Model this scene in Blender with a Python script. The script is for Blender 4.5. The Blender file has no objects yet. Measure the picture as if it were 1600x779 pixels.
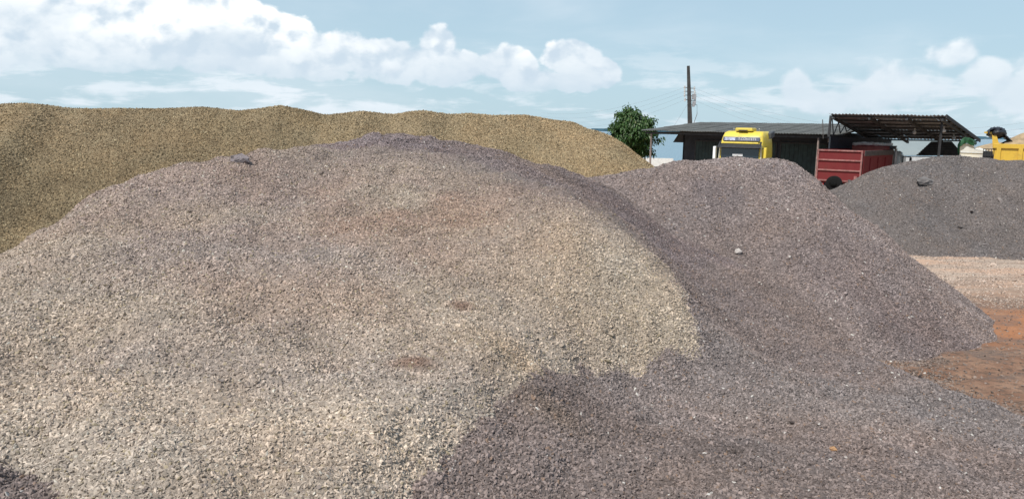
import bpy, bmesh, math, random
import numpy as np
from mathutils import Vector, Matrix, noise as mnoise
random.seed(7); rng = np.random.default_rng(7)
R = math.radians
scene = bpy.context.scene
col = scene.collection

# ------------------------------------------------------------------ camera
W, H, F = 1600.0, 779.0, 1232.0          # photo frame and focal length in its pixels
PITCH, ROLL, EYE = R(8.72), R(1.2), 3.9
fw = Vector((0, math.cos(PITCH), -math.sin(PITCH)))
up0 = Vector((0, math.sin(PITCH), math.cos(PITCH)))
rt0 = Vector((1, 0, 0))
RT = math.cos(ROLL)*rt0 + math.sin(ROLL)*up0
UP = -math.sin(ROLL)*rt0 + math.cos(ROLL)*up0
cam_d = bpy.data.cameras.new('camera')
cam = bpy.data.objects.new('camera', cam_d); col.objects.link(cam)
m = Matrix((RT, UP, -fw)).transposed().to_4x4(); m.translation = (0, 0, EYE)
cam.matrix_world = m
cam_d.sensor_fit = 'HORIZONTAL'; cam_d.sensor_width = 36; cam_d.lens = F/W*36
cam_d.clip_start = 0.1; cam_d.clip_end = 60000
scene.camera = cam
scene.cycles.max_bounces = 5; scene.cycles.diffuse_bounces = 3
scene.view_settings.view_transform = 'Standard'; scene.view_settings.look = 'None'
scene.view_settings.exposure = 0.0; scene.view_settings.gamma = 1.0

def ray(px, py):
    return RT*(px-W/2) + UP*(H/2-py) + fw*F
def P(px, py, Y):
    """world point seen at a photo pixel at ground distance Y in front of the viewer"""
    d = ray(px, py); t = Y/d.y
    return Vector((d.x*t, Y, EYE + d.z*t))

# ------------------------------------------------------------------ sun
SUN_EL, SUN_AZ = 54.0, 222.0              # azimuth clockwise from +Y (the view direction): behind, left
sd = Vector((math.sin(R(SUN_AZ))*math.cos(R(SUN_EL)), math.cos(R(SUN_AZ))*math.cos(R(SUN_EL)), math.sin(R(SUN_EL))))
sun_d = bpy.data.lights.new('sun', 'SUN'); sun_d.energy = 4.8; sun_d.angle = R(0.6); sun_d.color = (1, .955, .88)
sun = bpy.data.objects.new('sun', sun_d); col.objects.link(sun)
sun.rotation_euler = sd.to_track_quat('Z', 'Y').to_euler()

# ------------------------------------------------------------------ node helpers
class NT:
    def __init__(s, tree): s.t = tree; s.n = tree.nodes; s.l = tree.links
    def node(s, typ, **kw):
        n = s.n.new(typ)
        for k, v in kw.items(): setattr(n, k, v)
        return n
    def put(s, sock, v):
        if isinstance(v, bpy.types.NodeSocket): s.l.new(v, sock)
        elif v is not None: sock.default_value = v
    def math(s, op, a, b=None, c=None, clamp=False):
        n = s.n.new('ShaderNodeMath'); n.operation = op; n.use_clamp = clamp
        s.put(n.inputs[0], a)
        if b is not None: s.put(n.inputs[1], b)
        if c is not None: s.put(n.inputs[2], c)
        return n.outputs[0]
    def mix(s, f, a, b, typ='MIX'):
        n = s.n.new('ShaderNodeMix'); n.data_type = 'RGBA'; n.blend_type = typ
        s.put(n.inputs[0], f)
        for i, v in ((6, a), (7, b)):
            if isinstance(v, (tuple, list)) and len(v) == 3: v = (*v, 1)
            s.put(n.inputs[i], v)
        return n.outputs[2]
    def noise(s, vec, scale, detail=4, rough=.55, dist=0.0, dim='3D'):
        n = s.n.new('ShaderNodeTexNoise'); n.noise_dimensions = dim
        s.put(n.inputs['Vector'], vec); s.put(n.inputs['Scale'], scale); s.put(n.inputs['Detail'], detail)
        s.put(n.inputs['Roughness'], rough); s.put(n.inputs['Distortion'], dist)
        return n.outputs[0]
    def ramp(s, v, lo, hi, a=0.0, b=1.0, smooth=True):
        n = s.n.new('ShaderNodeMapRange'); n.interpolation_type = 'SMOOTHSTEP' if smooth else 'LINEAR'
        s.put(n.inputs[0], v); s.put(n.inputs[1], lo); s.put(n.inputs[2], hi); s.put(n.inputs[3], a); s.put(n.inputs[4], b)
        return n.outputs[0]
    def xyz(s, x, y, z=0.0):
        n = s.n.new('ShaderNodeCombineXYZ')
        for i, v in enumerate((x, y, z)): s.put(n.inputs[i], v)
        return n.outputs[0]

# ------------------------------------------------------------------ world: sky and clouds
world = bpy.data.worlds.new('World'); scene.world = world; world.use_nodes = True
world.node_tree.nodes.clear()
def azel(px, py):
    d = ray(px, py).normalized(); return math.atan2(d.x, d.y), math.asin(d.z)
def build_world():
    n = NT(world.node_tree)
    out = n.node('ShaderNodeOutputWorld'); bg = n.node('ShaderNodeBackground')
    n.l.new(bg.outputs[0], out.inputs[0]); bg.inputs[1].default_value = 0.1
    sky = n.node('ShaderNodeTexSky', sky_type='NISHITA'); sky.sun_disc = False
    sky.sun_elevation = R(SUN_EL); sky.sun_rotation = R(SUN_AZ)
    sky.air_density = 1.0; sky.dust_density = 0.6; sky.ozone_density = 1.6; sky.altitude = 50
    tc = n.node('ShaderNodeTexCoord'); sp = n.node('ShaderNodeSeparateXYZ'); n.l.new(tc.outputs['Generated'], sp.inputs[0])
    x, y, z = sp.outputs
    az = n.math('ARCTAN2', x, y); el = n.math('ARCSINE', z)
    skyc = n.mix(1.0, sky.outputs[0], SKY_TINT, 'MULTIPLY')
    skyc = n.mix(n.ramp(el, 0.0, .5, .85, .35), skyc, SKY_VEIL)          # humid veil, paler towards the horizon
    # swirl the coordinates a little so that every outline is ragged
    V = n.xyz(az, n.math('MULTIPLY', el, 1.25))
    def field(V):
        a = n.noise(V, 13, 8, .56, .15)
        vo = n.node('ShaderNodeTexVoronoi', feature='SMOOTH_F1'); n.put(vo.inputs['Scale'], 26)
        wv = n.node('ShaderNodeVectorMath', operation='MULTIPLY_ADD')
        nz = n.node('ShaderNodeTexNoise'); n.put(nz.inputs['Vector'], V); n.put(nz.inputs['Scale'], 30); n.put(nz.inputs['Detail'], 5)
        n.l.new(nz.outputs['Color'], wv.inputs[0]); wv.inputs[1].default_value = (.035, .035, 0); n.l.new(V, wv.inputs[2])
        n.l.new(wv.outputs[0], vo.inputs['Vector']); n.put(vo.inputs['Smoothness'], .6)
        if 'Detail' in vo.inputs: n.put(vo.inputs['Detail'], 2.0); n.put(vo.inputs['Roughness'], .5)
        b = n.math('SUBTRACT', .55, vo.outputs['Distance'])
        return n.math('ADD', n.math('MULTIPLY', n.math('SUBTRACT', a, .5), 1.5), n.math('MULTIPLY', b, .55))
    f0 = field(V)
    sh = n.node('ShaderNodeVectorMath', operation='ADD'); n.l.new(V, sh.inputs[0]); sh.inputs[1].default_value = (-.006, .016, 0)
    f1 = field(sh.outputs[0])
    def env(blobs):
        e = None
        for (px, py, rx, ry, s) in blobs:
            a0, e0 = azel(px, py)
            da = n.math('DIVIDE', n.math('SUBTRACT', az, a0), rx/F*.93)
            de = n.math('DIVIDE', n.math('SUBTRACT', el, e0), ry/F*.97)
            r2 = n.math('ADD', n.math('MULTIPLY', da, da), n.math('MULTIPLY', de, de))
            g = n.math('MULTIPLY', n.math('SUBTRACT', 1.0, n.math('SQRT', r2)), s)
            e = g if e is None else n.math('SMOOTH_MAX', e, g, .12)
        return e
    E1 = env([(-60, 40, 200, 110, 1.3), (110, 30, 170, 95, 1.3), (270, 40, 150, 95, 1.3), (400, 70, 130, 70, 1.2), (500, 95, 110, 55, 1.1), (150, 85, 260, 40, 1.1),
              (600, 105, 120, 48, 1.0), (686, 76, 42, 46, 1.1), (690, 105, 95, 48, 1.1), (790, 105, 70, 40, 1.0),
              (893, 90, 60, 40, 1.3), (935, 112, 50, 28, 1.1), (935, 128, 62, 30, 1.0), (840, 130, 110, 30, 1.0), (-350, 60, 200, 90, 1.2), (2300, 60, 260, 80, 1.0)])
    E2 = env([(1246, 138, 32, 40, 1.0), (1290, 160, 75, 26, .9), (1390, 140, 95, 46, .85), (1490, 84, 44, 26, 1.05), (1545, 118, 45, 36, 1.15), (1590, 145, 55, 36, 1.1), (1660, 110, 90, 60, 1.0)])
    # clouds beyond the frame: the same kind of cumulus, scattered by noise
    far = n.math('ADD', n.noise(n.xyz(n.math('MULTIPLY', x, 1.0), y, n.math('MULTIPLY', z, 2.0)), 2.2, 3, .5), -.58)
    aaz = n.math('ABSOLUTE', az)
    outm = n.math('MAXIMUM', n.ramp(aaz, .85, 1.15), n.ramp(el, .24, .40))
    E3 = n.math('ADD', n.math('MULTIPLY', far, 3.0), n.ramp(outm, 0, 1, -2.0, 0.0, False))
    cut = n.ramp(n.math('ADD', n.math('ADD', el, n.math('MULTIPLY', az, .02)), n.math('MULTIPLY', f0, .016)), .012, .085, -.5, 0)
    thin = n.ramp(n.math('ADD', n.math('ADD', el, n.math('MULTIPLY', az, .02)), n.math('MULTIPLY', f0, .02)), .018, .062, .05, 1)
    d1 = n.math('ADD', n.math('ADD', E1, n.math('MULTIPLY', f0, .62)), cut)
    d2 = n.math('ADD', E2, n.math('MULTIPLY', f0, .8))
    d3 = n.math('ADD', E3, n.math('MULTIPLY', f0, .8))
    a1 = n.math('MULTIPLY', n.ramp(d1, 0.03, .19), thin); a2 = n.math('MULTIPLY', n.ramp(d2, -.05, .34), .85); a3 = n.ramp(d3, 0.05, .4)
    # light side against shaded side, from the slope of the field towards the sun
    lit = n.ramp(n.math('ADD', n.math('MULTIPLY', n.math('SUBTRACT', f0, f1), 1.5), .6), .1, .8, 0, 1)
    base = n.ramp(n.math('ADD', el, n.math('MULTIPLY', f0, .02)), .045, .115, 0, 1)     # flat grey bases
    soft = n.ramp(n.noise(n.xyz(n.math('MULTIPLY', az, 1.0), n.math('MULTIPLY', el, 1.7)), 7.5, 5, .55, .3), .34, .60, .25, 1)
    soft = n.math('MAXIMUM', soft, n.ramp(el, .085, .14, 0, 1))
    lit = n.math('MULTIPLY', n.math('MULTIPLY', lit, soft), n.math('ADD', n.math('MULTIPLY', base, .8), .2))
    cc = n.mix(lit, CL_DARK, CL_LIGHT)
    # high veil and thin streaks low over the horizon
    vs = n.noise(n.xyz(n.math('MULTIPLY', az, 3.2), n.math('MULTIPLY', el, 17)), 2.3, 6, .6, .4)
    vh = n.noise(n.xyz(n.math('MULTIPLY', az, 1.6), n.math('MULTIPLY', el, 5)), 1.7, 5, .55, .3)
    veil = n.math('ADD', n.math('MULTIPLY', n.ramp(n.math('ADD', vs, n.math('MULTIPLY', f0, .16)), .45, .60), n.ramp(el, .02, .13, .75, 0)), n.math('MULTIPLY', n.ramp(vh, .42, .75), .38), clamp=True)
    c = n.mix(veil, skyc, (8.4, 9.2, 9.9))
    c = n.mix(a3, c, cc); c = n.mix(a2, c, n.mix(.35, cc, (8.6, 9.3, 9.9))); c = n.mix(a1, c, cc)
    n.l.new(c, bg.inputs[0])
SKY_TINT = (.85, 1.0, 1.10); SKY_VEIL = (5.3, 7.1, 8.2)
CL_DARK = (6.3, 7.5, 8.6); CL_LIGHT = (11.2, 11.4, 11.4)
build_world()
world.cycles.sampling_method = 'MANUAL'; world.cycles.sample_map_resolution = 512

# ------------------------------------------------------------------ object helpers
def tag(o, label=None, cat=None, group=None, kind=None):
    if label: o['label'] = label
    if cat: o['category'] = cat
    if group: o['group'] = group
    if kind: o['kind'] = kind
    return o
def empty(name, label, cat, loc=(0, 0, 0), rz=0.0, group=None):
    o = bpy.data.objects.new(name, None); col.objects.link(o)
    o.location = loc; o.rotation_euler = (0, 0, rz); o.empty_display_size = .3
    return tag(o, label, cat, group)
def link(name, me, mat, parent=None):
    o = bpy.data.objects.new(name, me); col.objects.link(o)
    if mat is not None and not me.materials: me.materials.append(mat)
    if parent is not None: o.parent = parent
    return o
class MB:
    def __init__(s): s.bm = bmesh.new()
    def box(s, c, size, rot=None, bev=0.0, taper=None):
        b = bmesh.new(); bmesh.ops.create_cube(b, size=1.0)
        for v in b.verts:
            v.co = Vector((v.co.x*size[0], v.co.y*size[1], v.co.z*size[2]))
            if taper and v.co.z > 0: v.co.x *= taper; v.co.y *= taper
        if bev: bmesh.ops.bevel(b, geom=b.edges[:], offset=bev, segments=2, affect='EDGES', profile=.6)
        if rot is not None: bmesh.ops.transform(b, matrix=rot.to_4x4() if len(rot) == 3 else rot, verts=b.verts)
        bmesh.ops.translate(b, vec=Vector(c), verts=b.verts); s._add(b); return s
    def _add(s, b):
        me = bpy.data.meshes.new('t'); b.to_mesh(me); b.free(); s.bm.from_mesh(me); bpy.data.meshes.remove(me)
    def bar(s, a, b_, w, h=None, seg=4, r2=None):
        """bar from a to b: square (seg 4) or round"""
        a, b_ = Vector(a), Vector(b_); d = b_-a; L = d.length
        b = bmesh.new()
        bmesh.ops.create_cone(b, cap_ends=True, segments=seg, radius1=w*(.7071 if seg == 4 else .5), radius2=(r2 if r2 is not None else w)*(.7071 if seg == 4 else .5), depth=L)
        if seg == 4: bmesh.ops.rotate(b, cent=(0, 0, 0), matrix=Matrix.Rotation(R(45), 3, 'Z'), verts=b.verts)
        if h:
            for v in b.verts: v.co.y *= h/w
        q = d.to_track_quat('Z', 'Y'); bmesh.ops.transform(b, matrix=q.to_matrix().to_4x4(), verts=b.verts)
        bmesh.ops.translate(b, vec=(a+b_)/2, verts=b.verts); s._add(b); return s
    def tube(s, pts, r, seg=6):
        pts = [Vector(p) for p in pts]; rings = []
        for i, p in enumerate(pts):
            t = (pts[min(i+1, len(pts)-1)]-pts[max(i-1, 0)]).normalized()
            q = t.to_track_quat('Z', 'Y'); rr = r[i] if isinstance(r, (list, tuple)) else r
            rings.append([s.bm.verts.new(p+q@Vector((rr*math.cos(2*math.pi*k/seg), rr*math.sin(2*math.pi*k/seg), 0))) for k in range(seg)])
        for a, b in zip(rings, rings[1:]):
            for k in range(seg): s.bm.faces.new((a[k], a[(k+1) % seg], b[(k+1) % seg], b[k]))
        s.bm.faces.new(rings[0][::-1]); s.bm.faces.new(rings[-1]); return s
    def lathe(s, prof, c, axis='Z', seg=24):
        """prof: (radius, height) list"""
        rings = []; c = Vector(c)
        for r, h in prof:
            ring = []
            for k in range(seg):
                a = 2*math.pi*k/seg; v = Vector((r*math.cos(a), r*math.sin(a), h))
                if axis == 'X': v = Vector((v.z, v.x, v.y))
                if axis == 'Y': v = Vector((v.x, v.z, v.y))
                ring.append(s.bm.verts.new(c+v))
            rings.append(ring)
        for a, b in zip(rings, rings[1:]):
            for k in range(seg): s.bm.faces.new((a[k], a[(k+1) % seg], b[(k+1) % seg], b[k]))
        if prof[0][0] > 1e-4: s.bm.faces.new(rings[0][::-1])
        if prof[-1][0] > 1e-4: s.bm.faces.new(rings[-1])
        return s
    def prism(s, poly, vec):
        """closed polygon (3-D points) extruded along vec"""
        vec = Vector(vec); a = [s.bm.verts.new(Vector(p)) for p in poly]; b = [s.bm.verts.new(Vector(p)+vec) for p in poly]
        n = len(a); s.bm.faces.new(a[::-1]); s.bm.faces.new(b)
        for k in range(n): s.bm.faces.new((a[k], a[(k+1) % n], b[(k+1) % n], b[k]))
        return s
    def build(s, name, mat, parent=None, smooth=False):
        bmesh.ops.recalc_face_normals(s.bm, faces=s.bm.faces[:])
        me = bpy.data.meshes.new(name); s.bm.to_mesh(me); s.bm.free()
        if smooth:
            me.polygons.foreach_set('use_smooth', [True]*len(me.polygons))
        return link(name, me, mat, parent)

def material(name, color, rough=.6, metal=0.0, var=.15, vscale=6.0, dirt=None, dscale=2.0, damt=.5, bump=0.0, bscale=40, coat=0.0, spec=.5):
    """painted or bare surface with uneven colour, dirt patches and fine relief"""
    m = bpy.data.materials.new(name); m.use_nodes = True; n = NT(m.node_tree)
    b = m.node_tree.nodes['Principled BSDF']
    tc = n.node('ShaderNodeTexCoord'); V = tc.outputs['Object']
    f = n.noise(V, vscale, 5, .6)
    c = n.mix(n.ramp(f, .3, .7), tuple(x*(1-var) for x in color), tuple(min(1, x*(1+var)) for x in color))
    if dirt:
        g = n.noise(V, dscale, 6, .65)
        c = n.mix(n.math('MULTIPLY', n.ramp(g, .48, .68), damt), c, dirt)
        n.l.new(n.ramp(g, .45, .7, rough, min(1, rough+.3)), b.inputs['Roughness'])
    else: b.inputs['Roughness'].default_value = rough
    n.l.new(c, b.inputs['Base Color']); b.inputs['Metallic'].default_value = metal
    b.inputs['Coat Weight'].default_value = coat; b.inputs['Specular IOR Level'].default_value = spec
    if bump:
        bp = n.node('ShaderNodeBump'); bp.inputs['Strength'].default_value = bump; bp.inputs['Distance'].default_value = .02
        n.l.new(n.noise(V, bscale, 4, .6), bp.inputs['Height']); n.l.new(bp.outputs[0], b.inputs['Normal'])
    return m

# ------------------------------------------------------------------ ground, water, far shore
def ground_material():
    m = bpy.data.materials.new('yard_soil'); m.use_nodes = True; n = NT(m.node_tree)
    b = m.node_tree.nodes['Principled BSDF']; b.inputs['Roughness'].default_value = .95; b.inputs['Specular IOR Level'].default_value = .2
    g = n.node('ShaderNodeNewGeometry'); V = g.outputs['Position']
    sp = n.node('ShaderNodeSeparateXYZ'); n.l.new(V, sp.inputs[0]); X, Y, Z = sp.outputs
    big = n.noise(V, .35, 5, .6); mid = n.noise(V, 1.6, 6, .65); fine = n.noise(V, 14, 5, .7)
    c = n.mix(n.ramp(mid, .35, .68), (.235, .13, .085), (.33, .205, .14))
    c = n.mix(n.math('MULTIPLY', n.ramp(n.noise(n.xyz(n.math('MULTIPLY', X, .5), Y), 9, 6, .75), .47, .6), .75), c, (.12, .085, .065))
    # pale crushed-stone belt of the yard beyond the soil, orange clay patch before it
    Yw = n.math('ADD', Y, n.math('MULTIPLY', n.math('SUBTRACT', big, .5), 7.0))
    pale = n.math('MULTIPLY', n.ramp(Yw, 16.8, 21.5), n.ramp(Yw, 90, 96, 1, 0))
    pc = n.mix(n.ramp(n.noise(n.xyz(n.math('MULTIPLY', X, .25), Y), 1.1, 5, .6), .42, .6), (.55, .37, .265), (.50, .40, .32))
    pc = n.mix(n.math('MULTIPLY', n.ramp(n.noise(n.xyz(n.math('MULTIPLY', X, .35), Y), .8, 5, .65), .45, .62), .65), pc, (.27, .19, .145))
    pc = n.mix(n.math('MULTIPLY', n.ramp(fine, .46, .62), .4), pc, (.28, .22, .18))
    c = n.mix(pale, c, pc)
    dx = n.math('DIVIDE', n.math('SUBTRACT', X, 11.6), 4.0); dy = n.math('DIVIDE', n.math('SUBTRACT', Y, 16.4), 2.2)
    r = n.math('SQRT', n.math('ADD', n.math('MULTIPLY', dx, dx), n.math('MULTIPLY', dy, dy)))
    r = n.math('ADD', r, n.math('MULTIPLY', n.math('SUBTRACT', mid, .5), 1.6))
    c = n.mix(n.math('MULTIPLY', n.ramp(r, .2, 1.3, 1, 0), .55), c, (.52, .215, .09))
    gd = n.math('MULTIPLY', n.ramp(n.noise(V, .9, 6, .6), .5, .62), .45)
    c = n.mix(n.math('MULTIPLY', gd, n.ramp(pale, 0, 1, 1, 0)), c, (.15, .13, .12))
    far = n.ramp(Y, 88, 100); c = n.mix(far, c, (.07, .10, .035))
    n.l.new(c, b.inputs['Base Color'])
    bp = n.node('ShaderNodeBump'); bp.inputs['Strength'].default_value = .9; bp.inputs['Distance'].default_value = .05
    n.l.new(n.math('ADD', fine, n.math('MULTIPLY', n.noise(V, 45, 3, .6), .5)), bp.inputs['Height']); n.l.new(bp.outputs[0], b.inputs['Normal'])
    return m

def grid_mesh(name, xs, ys, Z, keep=None):
    nx, ny = len(xs), len(ys)
    XX, YY = np.meshgrid(xs, ys)
    v = np.stack([XX.ravel(), YY.ravel(), Z.ravel()], 1)
    idx = np.arange(nx*ny).reshape(ny, nx)
    q = np.stack([idx[:-1, :-1], idx[:-1, 1:], idx[1:, 1:], idx[1:, :-1]], -1).reshape(-1, 4)
    if keep is not None:
        k = keep.ravel(); q = q[k[q].any(1)]
        used = np.zeros(nx*ny, bool); used[q] = True
        remap = np.cumsum(used)-1; v = v[used]; q = remap[q]
    else: used = np.ones(nx*ny, bool)
    me = bpy.data.meshes.new(name)
    me.vertices.add(len(v)); me.vertices.foreach_set('co', v.ravel().astype(np.float32))
    me.loops.add(q.size); me.loops.foreach_set('vertex_index', q.ravel().astype(np.int32))
    me.polygons.add(len(q)); me.polygons.foreach_set('loop_start', np.arange(0, q.size, 4, dtype=np.int32))
    me.update(calc_edges=True)
    me.polygons.foreach_set('use_smooth', np.ones(len(q), bool))
    return me, used

# value noise in numpy
_perm = rng.random((256, 256))
def vnoise(x, y, s=1.0, ox=0.0, oy=0.0):
    x = x/s+ox+1000.37; y = y/s+oy+1000.71
    xi = np.floor(x).astype(int); yi = np.floor(y).astype(int); fx = x-xi; fy = y-yi
    fx = fx*fx*(3-2*fx); fy = fy*fy*(3-2*fy)
    g = lambda a, b: _perm[a & 255, b & 255]
    return (g(xi, yi)*(1-fx)+g(xi+1, yi)*fx)*(1-fy)+(g(xi, yi+1)*(1-fx)+g(xi+1, yi+1)*fx)*fy-.5
def fbm(x, y, s, o=4, k=.5, seed=0):
    r = 0; a = 1
    for i in range(o):
        r = r+a*vnoise(x, y, s, seed*7.3+i*17.1, seed*3.7+i*5.9); s *= .5; a *= k
    return r

gx = np.unique(np.concatenate([np.linspace(-40000, -200, 12), np.linspace(-200, -12, 20), np.arange(-12, 34, .16), np.linspace(34, 200, 18), np.linspace(200, 40000, 12)]))
gy = np.unique(np.concatenate([np.linspace(-40000, -60, 10), np.linspace(-60, 8, 14), np.arange(8, 34, .16), np.linspace(34, 88, 20), np.linspace(88, 112, 9), np.linspace(112, 40000, 16)]))
GX, GY = np.meshgrid(gx, gy)
def ground_h(x, y):
    near = np.clip(1-(np.abs(y-20)-14)/6, 0, 1)*np.clip(1-(np.abs(x-11)-22)/6, 0, 1)
    h = (fbm(x, y, 3.0, 5, .55, 3)*.16)*near
    for (ax, ay, ux, uy) in ((8.0, 9.0, .62, .785), (9.9, 8.0, .62, .785), (6, 14.2, .96, .28), (6.3, 12.4, .96, .28)):   # wheel ruts
        d = (x-ax)*uy-(y-ay)*ux+.35*fbm(x, y, 5, 2, .5, 77)
        h = h-.06*np.exp(-(d/.22)**2)*near+.035*np.exp(-((np.abs(d)-.42)/.16)**2)*near
    return h - 12*np.clip((y-92)/16, 0, 1)
gme, _ = grid_mesh('ground', gx, gy, ground_h(GX, GY))
ground = tag(link('ground', gme, ground_material()), 'brown soil and pale crushed stone yard between the heaps', kind='structure')

wm = bpy.data.materials.new('river_water'); wm.use_nodes = True; _n = NT(wm.node_tree); _b = wm.node_tree.nodes['Principled BSDF']
_b.inputs['Base Color'].default_value = (.10, .19, .25, 1); _b.inputs['Roughness'].default_value = .22
_g = _n.node('ShaderNodeNewGeometry'); _bp = _n.node('ShaderNodeBump'); _bp.inputs['Strength'].default_value = .5; _bp.inputs['Distance'].default_value = .3
_n.l.new(_n.noise(_g.outputs['Position'], .35, 6, .6), _bp.inputs['Height']); _n.l.new(_bp.outputs[0], _b.inputs['Normal'])
wme, _ = grid_mesh('water', np.array([-39000., -500, 500, 39000]), np.array([97., 400, 2000, 39000]), np.full((4, 4), -8.0))
water = tag(link('water', wme, wm), 'wide pale blue river beyond the yard', kind='structure')
fs = MB()
for k in range(60):
    x0 = -14000+k*470; h0 = 30+random.uniform(-6, 8); 
    fs.prism([(x0, 10500, -9), (x0+472, 10500+random.uniform(-30, 30), -9), (x0+472, 10500, -8+h0*random.uniform(.85, 1)), (x0+236, 10500, -8+h0), (x0, 10500, -8+h0*random.uniform(.85, 1))], (0, 300+random.uniform(0, 40), 0))
fsm = material('hazy_far_forest', (.06, .13, .17), .95, var=.2, vscale=.01)  # blue of distance haze is put into the forest colour
tag(fs.build('far_shore', fsm), 'low dark forested bank across the river', kind='structure')

# ------------------------------------------------------------------ piles: shapes
def tps(pts, lam=.002):
    p = np.array([(q[0], q[1]) for q in pts]); z = np.array([q[2] for q in pts]); n = len(p)
    def U(r2): return np.where(r2 > 1e-12, .5*r2*np.log(np.maximum(r2, 1e-12)), 0)
    K = U(((p[:, None]-p[None])**2).sum(-1))+lam*n*np.eye(n); Q = np.hstack([np.ones((n, 1)), p])
    A = np.block([[K, Q], [Q.T, np.zeros((3, 3))]]); w = np.linalg.solve(A, np.concatenate([z, np.zeros(3)]))
    def f(x, y):
        x = np.asarray(x, float); y = np.asarray(y, float); r = w[n]+w[n+1]*x+w[n+2]*y
        for i in range(n): r = r+w[i]*U((x-p[i, 0])**2+(y-p[i, 1])**2)
        return r
    return f
def ridge(pts, slope, w, seed, warp=.5, ws=3.0, lump=.05, ls=.5):
    """heap with a crest line: straight flanks at the angle of repose, rounded top"""
    pts = [Vector(p) for p in pts]
    def f(x, y):
        x = np.asarray(x, float); y = np.asarray(y, float)
        xx = x+warp*fbm(x, y, ws, 3, .5, seed)*2; yy = y+warp*fbm(x, y, ws, 3, .5, seed+1)*2
        best = np.full(x.shape, -99.0)
        for a, b in zip(pts, pts[1:]):
            dx, dy = b.x-a.x, b.y-a.y; L2 = dx*dx+dy*dy
            t = np.clip(((xx-a.x)*dx+(yy-a.y)*dy)/L2, 0, 1)
            d = np.hypot(xx-a.x-t*dx, yy-a.y-t*dy)
            best = np.maximum(best, a.z+(b.z-a.z)*t-slope*(np.sqrt(d*d+w*w)-w))
        return best+lump*2*fbm(x, y, ls, 4, .5, seed+2)
    return f

near_px = [  # photo pixel and distance of points on the near surface
 (-250, 779, 3.4), (0, 779, 3.5), (350, 779, 3.6), (640, 779, 3.72), (800, 779, 4.15), (1000, 779, 4.3), (1300, 779, 4.5), (1600, 779, 4.8), (1850, 779, 5.0),
 (-250, 600, 4.7), (0, 600, 4.8), (300, 600, 4.9), (600, 600, 5.1), (1100, 600, 6.5), (1330, 620, 6.8), (560, 700, 4.05), (650, 700, 4.2), (740, 675, 4.45), (830, 590, 5.2), (840, 690, 5.0), (960, 610, 6.3), (1080, 690, 5.35), (1300, 690, 5.6), (1600, 700, 6.0),
 (-150, 480, 6.2), (0, 410, 7.4), (100, 338, 8.0), (200, 287, 8.5), (380, 243, 9.2), (480, 239, 9.9), (540, 224, 10.9), (600, 210, 11.6), (660, 214, 11.8), (720, 229, 12.0), (790, 247, 12.5), (870, 263, 13.0), (930, 288, 13.6), (1000, 330, 13.4),
 (200, 450, 6.0), (450, 450, 6.3), (700, 450, 6.6), (900, 450, 6.8), (300, 340, 7.6), (500, 320, 8.2), (700, 310, 8.6),
 (600, 260, 9.7), (760, 268, 9.7), (870, 292, 9.5), (950, 327, 9.1), (1000, 366, 8.5), (1060, 440, 7.7), (1085, 510, 6.9),
 (950, 300, 12.0), (1030, 380, 10.6), (1100, 460, 9.2), (1160, 540, 7.9), (1150, 430, 11.6), (1290, 497, 10.6), (1240, 560, 8.0), (1400, 572, 8.2), (1500, 618, 7.4), (1600, 652, 7.1), (1800, 700, 7.0)]
NP = [tuple(P(*q)) for q in near_px]
for (px, py, Y, back, z) in [(-200, 480, 6.4, 3.2, .8), (0, 410, 7.4, 3.0, .8), (100, 338, 8, 3.2, 1.0), (200, 287, 8.5, 3.6, 1.0), (380, 243, 9.2, 4.2, 1.2), (600, 211, 11.4, 4.0, 1.4), (780, 243, 12.5, 3.6, 1.3), (930, 288, 13.6, 2.6, 1.2),
                             (1150, 440, 11.3, 1.6, .6), (1290, 500, 10.2, 1.4, .3), (1400, 572, 8.2, 1.6, .55), (1500, 618, 7.4, 1.8, .2), (1600, 652, 7.1, 1.8, 0), (1800, 700, 7, 2, -.2),
                             (0, 410, 7.4, 7.0, -1.5), (380, 243, 9.2, 9.0, -1.5), (780, 243, 12.5, 7, -1.2), (1400, 572, 8.2, 3.5, -.9), (1600, 652, 7.1, 3.8, -1.2), (1290, 500, 10.2, 3.2, -.6)]:
    q = P(px, py, Y); d = Vector((q.x, q.y, 0)).normalized(); NP.append((q.x+d.x*back, q.y+d.y*back, z))
_near = tps(NP)
def near_h(x, y): return _near(x, y)+.10*fbm(x, y, .9, 4, .55, 11)+.075*fbm(x, y, .20, 2, .6, 12)
centre_h = ridge([(-1.5, 16.4, 2.2), (1.9, 17.5, 2.86), (3.8, 17.8, 3.24), (5.0, 17.9, 3.35), (5.8, 17.9, 3.29)], .89, 1.0, 21, .32, 3.2, .06, .8)
right_h = ridge([(15.2, 31, 2.80), (17.2, 31.5, 3.16), (20, 31, 3.02), (26, 31.5, 2.9), (33, 31, 2.6)], .66, .9, 31, .4, 3.5, .07, .9)
humps = [(-60, 166, 21), (65, 163, 21), (120, 169.5, 21.6), (180, 169.5, 22), (240, 170.5, 22), (310, 168, 22), (375, 174, 22.4), (440, 167.5, 22.4), (508, 180, 23), (565, 174.5, 23), (614, 180, 23.5), (660, 175.5, 23.5), (702, 181, 24), (732, 179, 24), (770, 183, 24), (820, 182, 24.5), (866, 190, 24.8), (895, 192, 25), (922, 204, 25)]
HP = [P(-900, 190, 19), P(-400, 172, 20)]+[P(*q) for q in humps]
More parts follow.
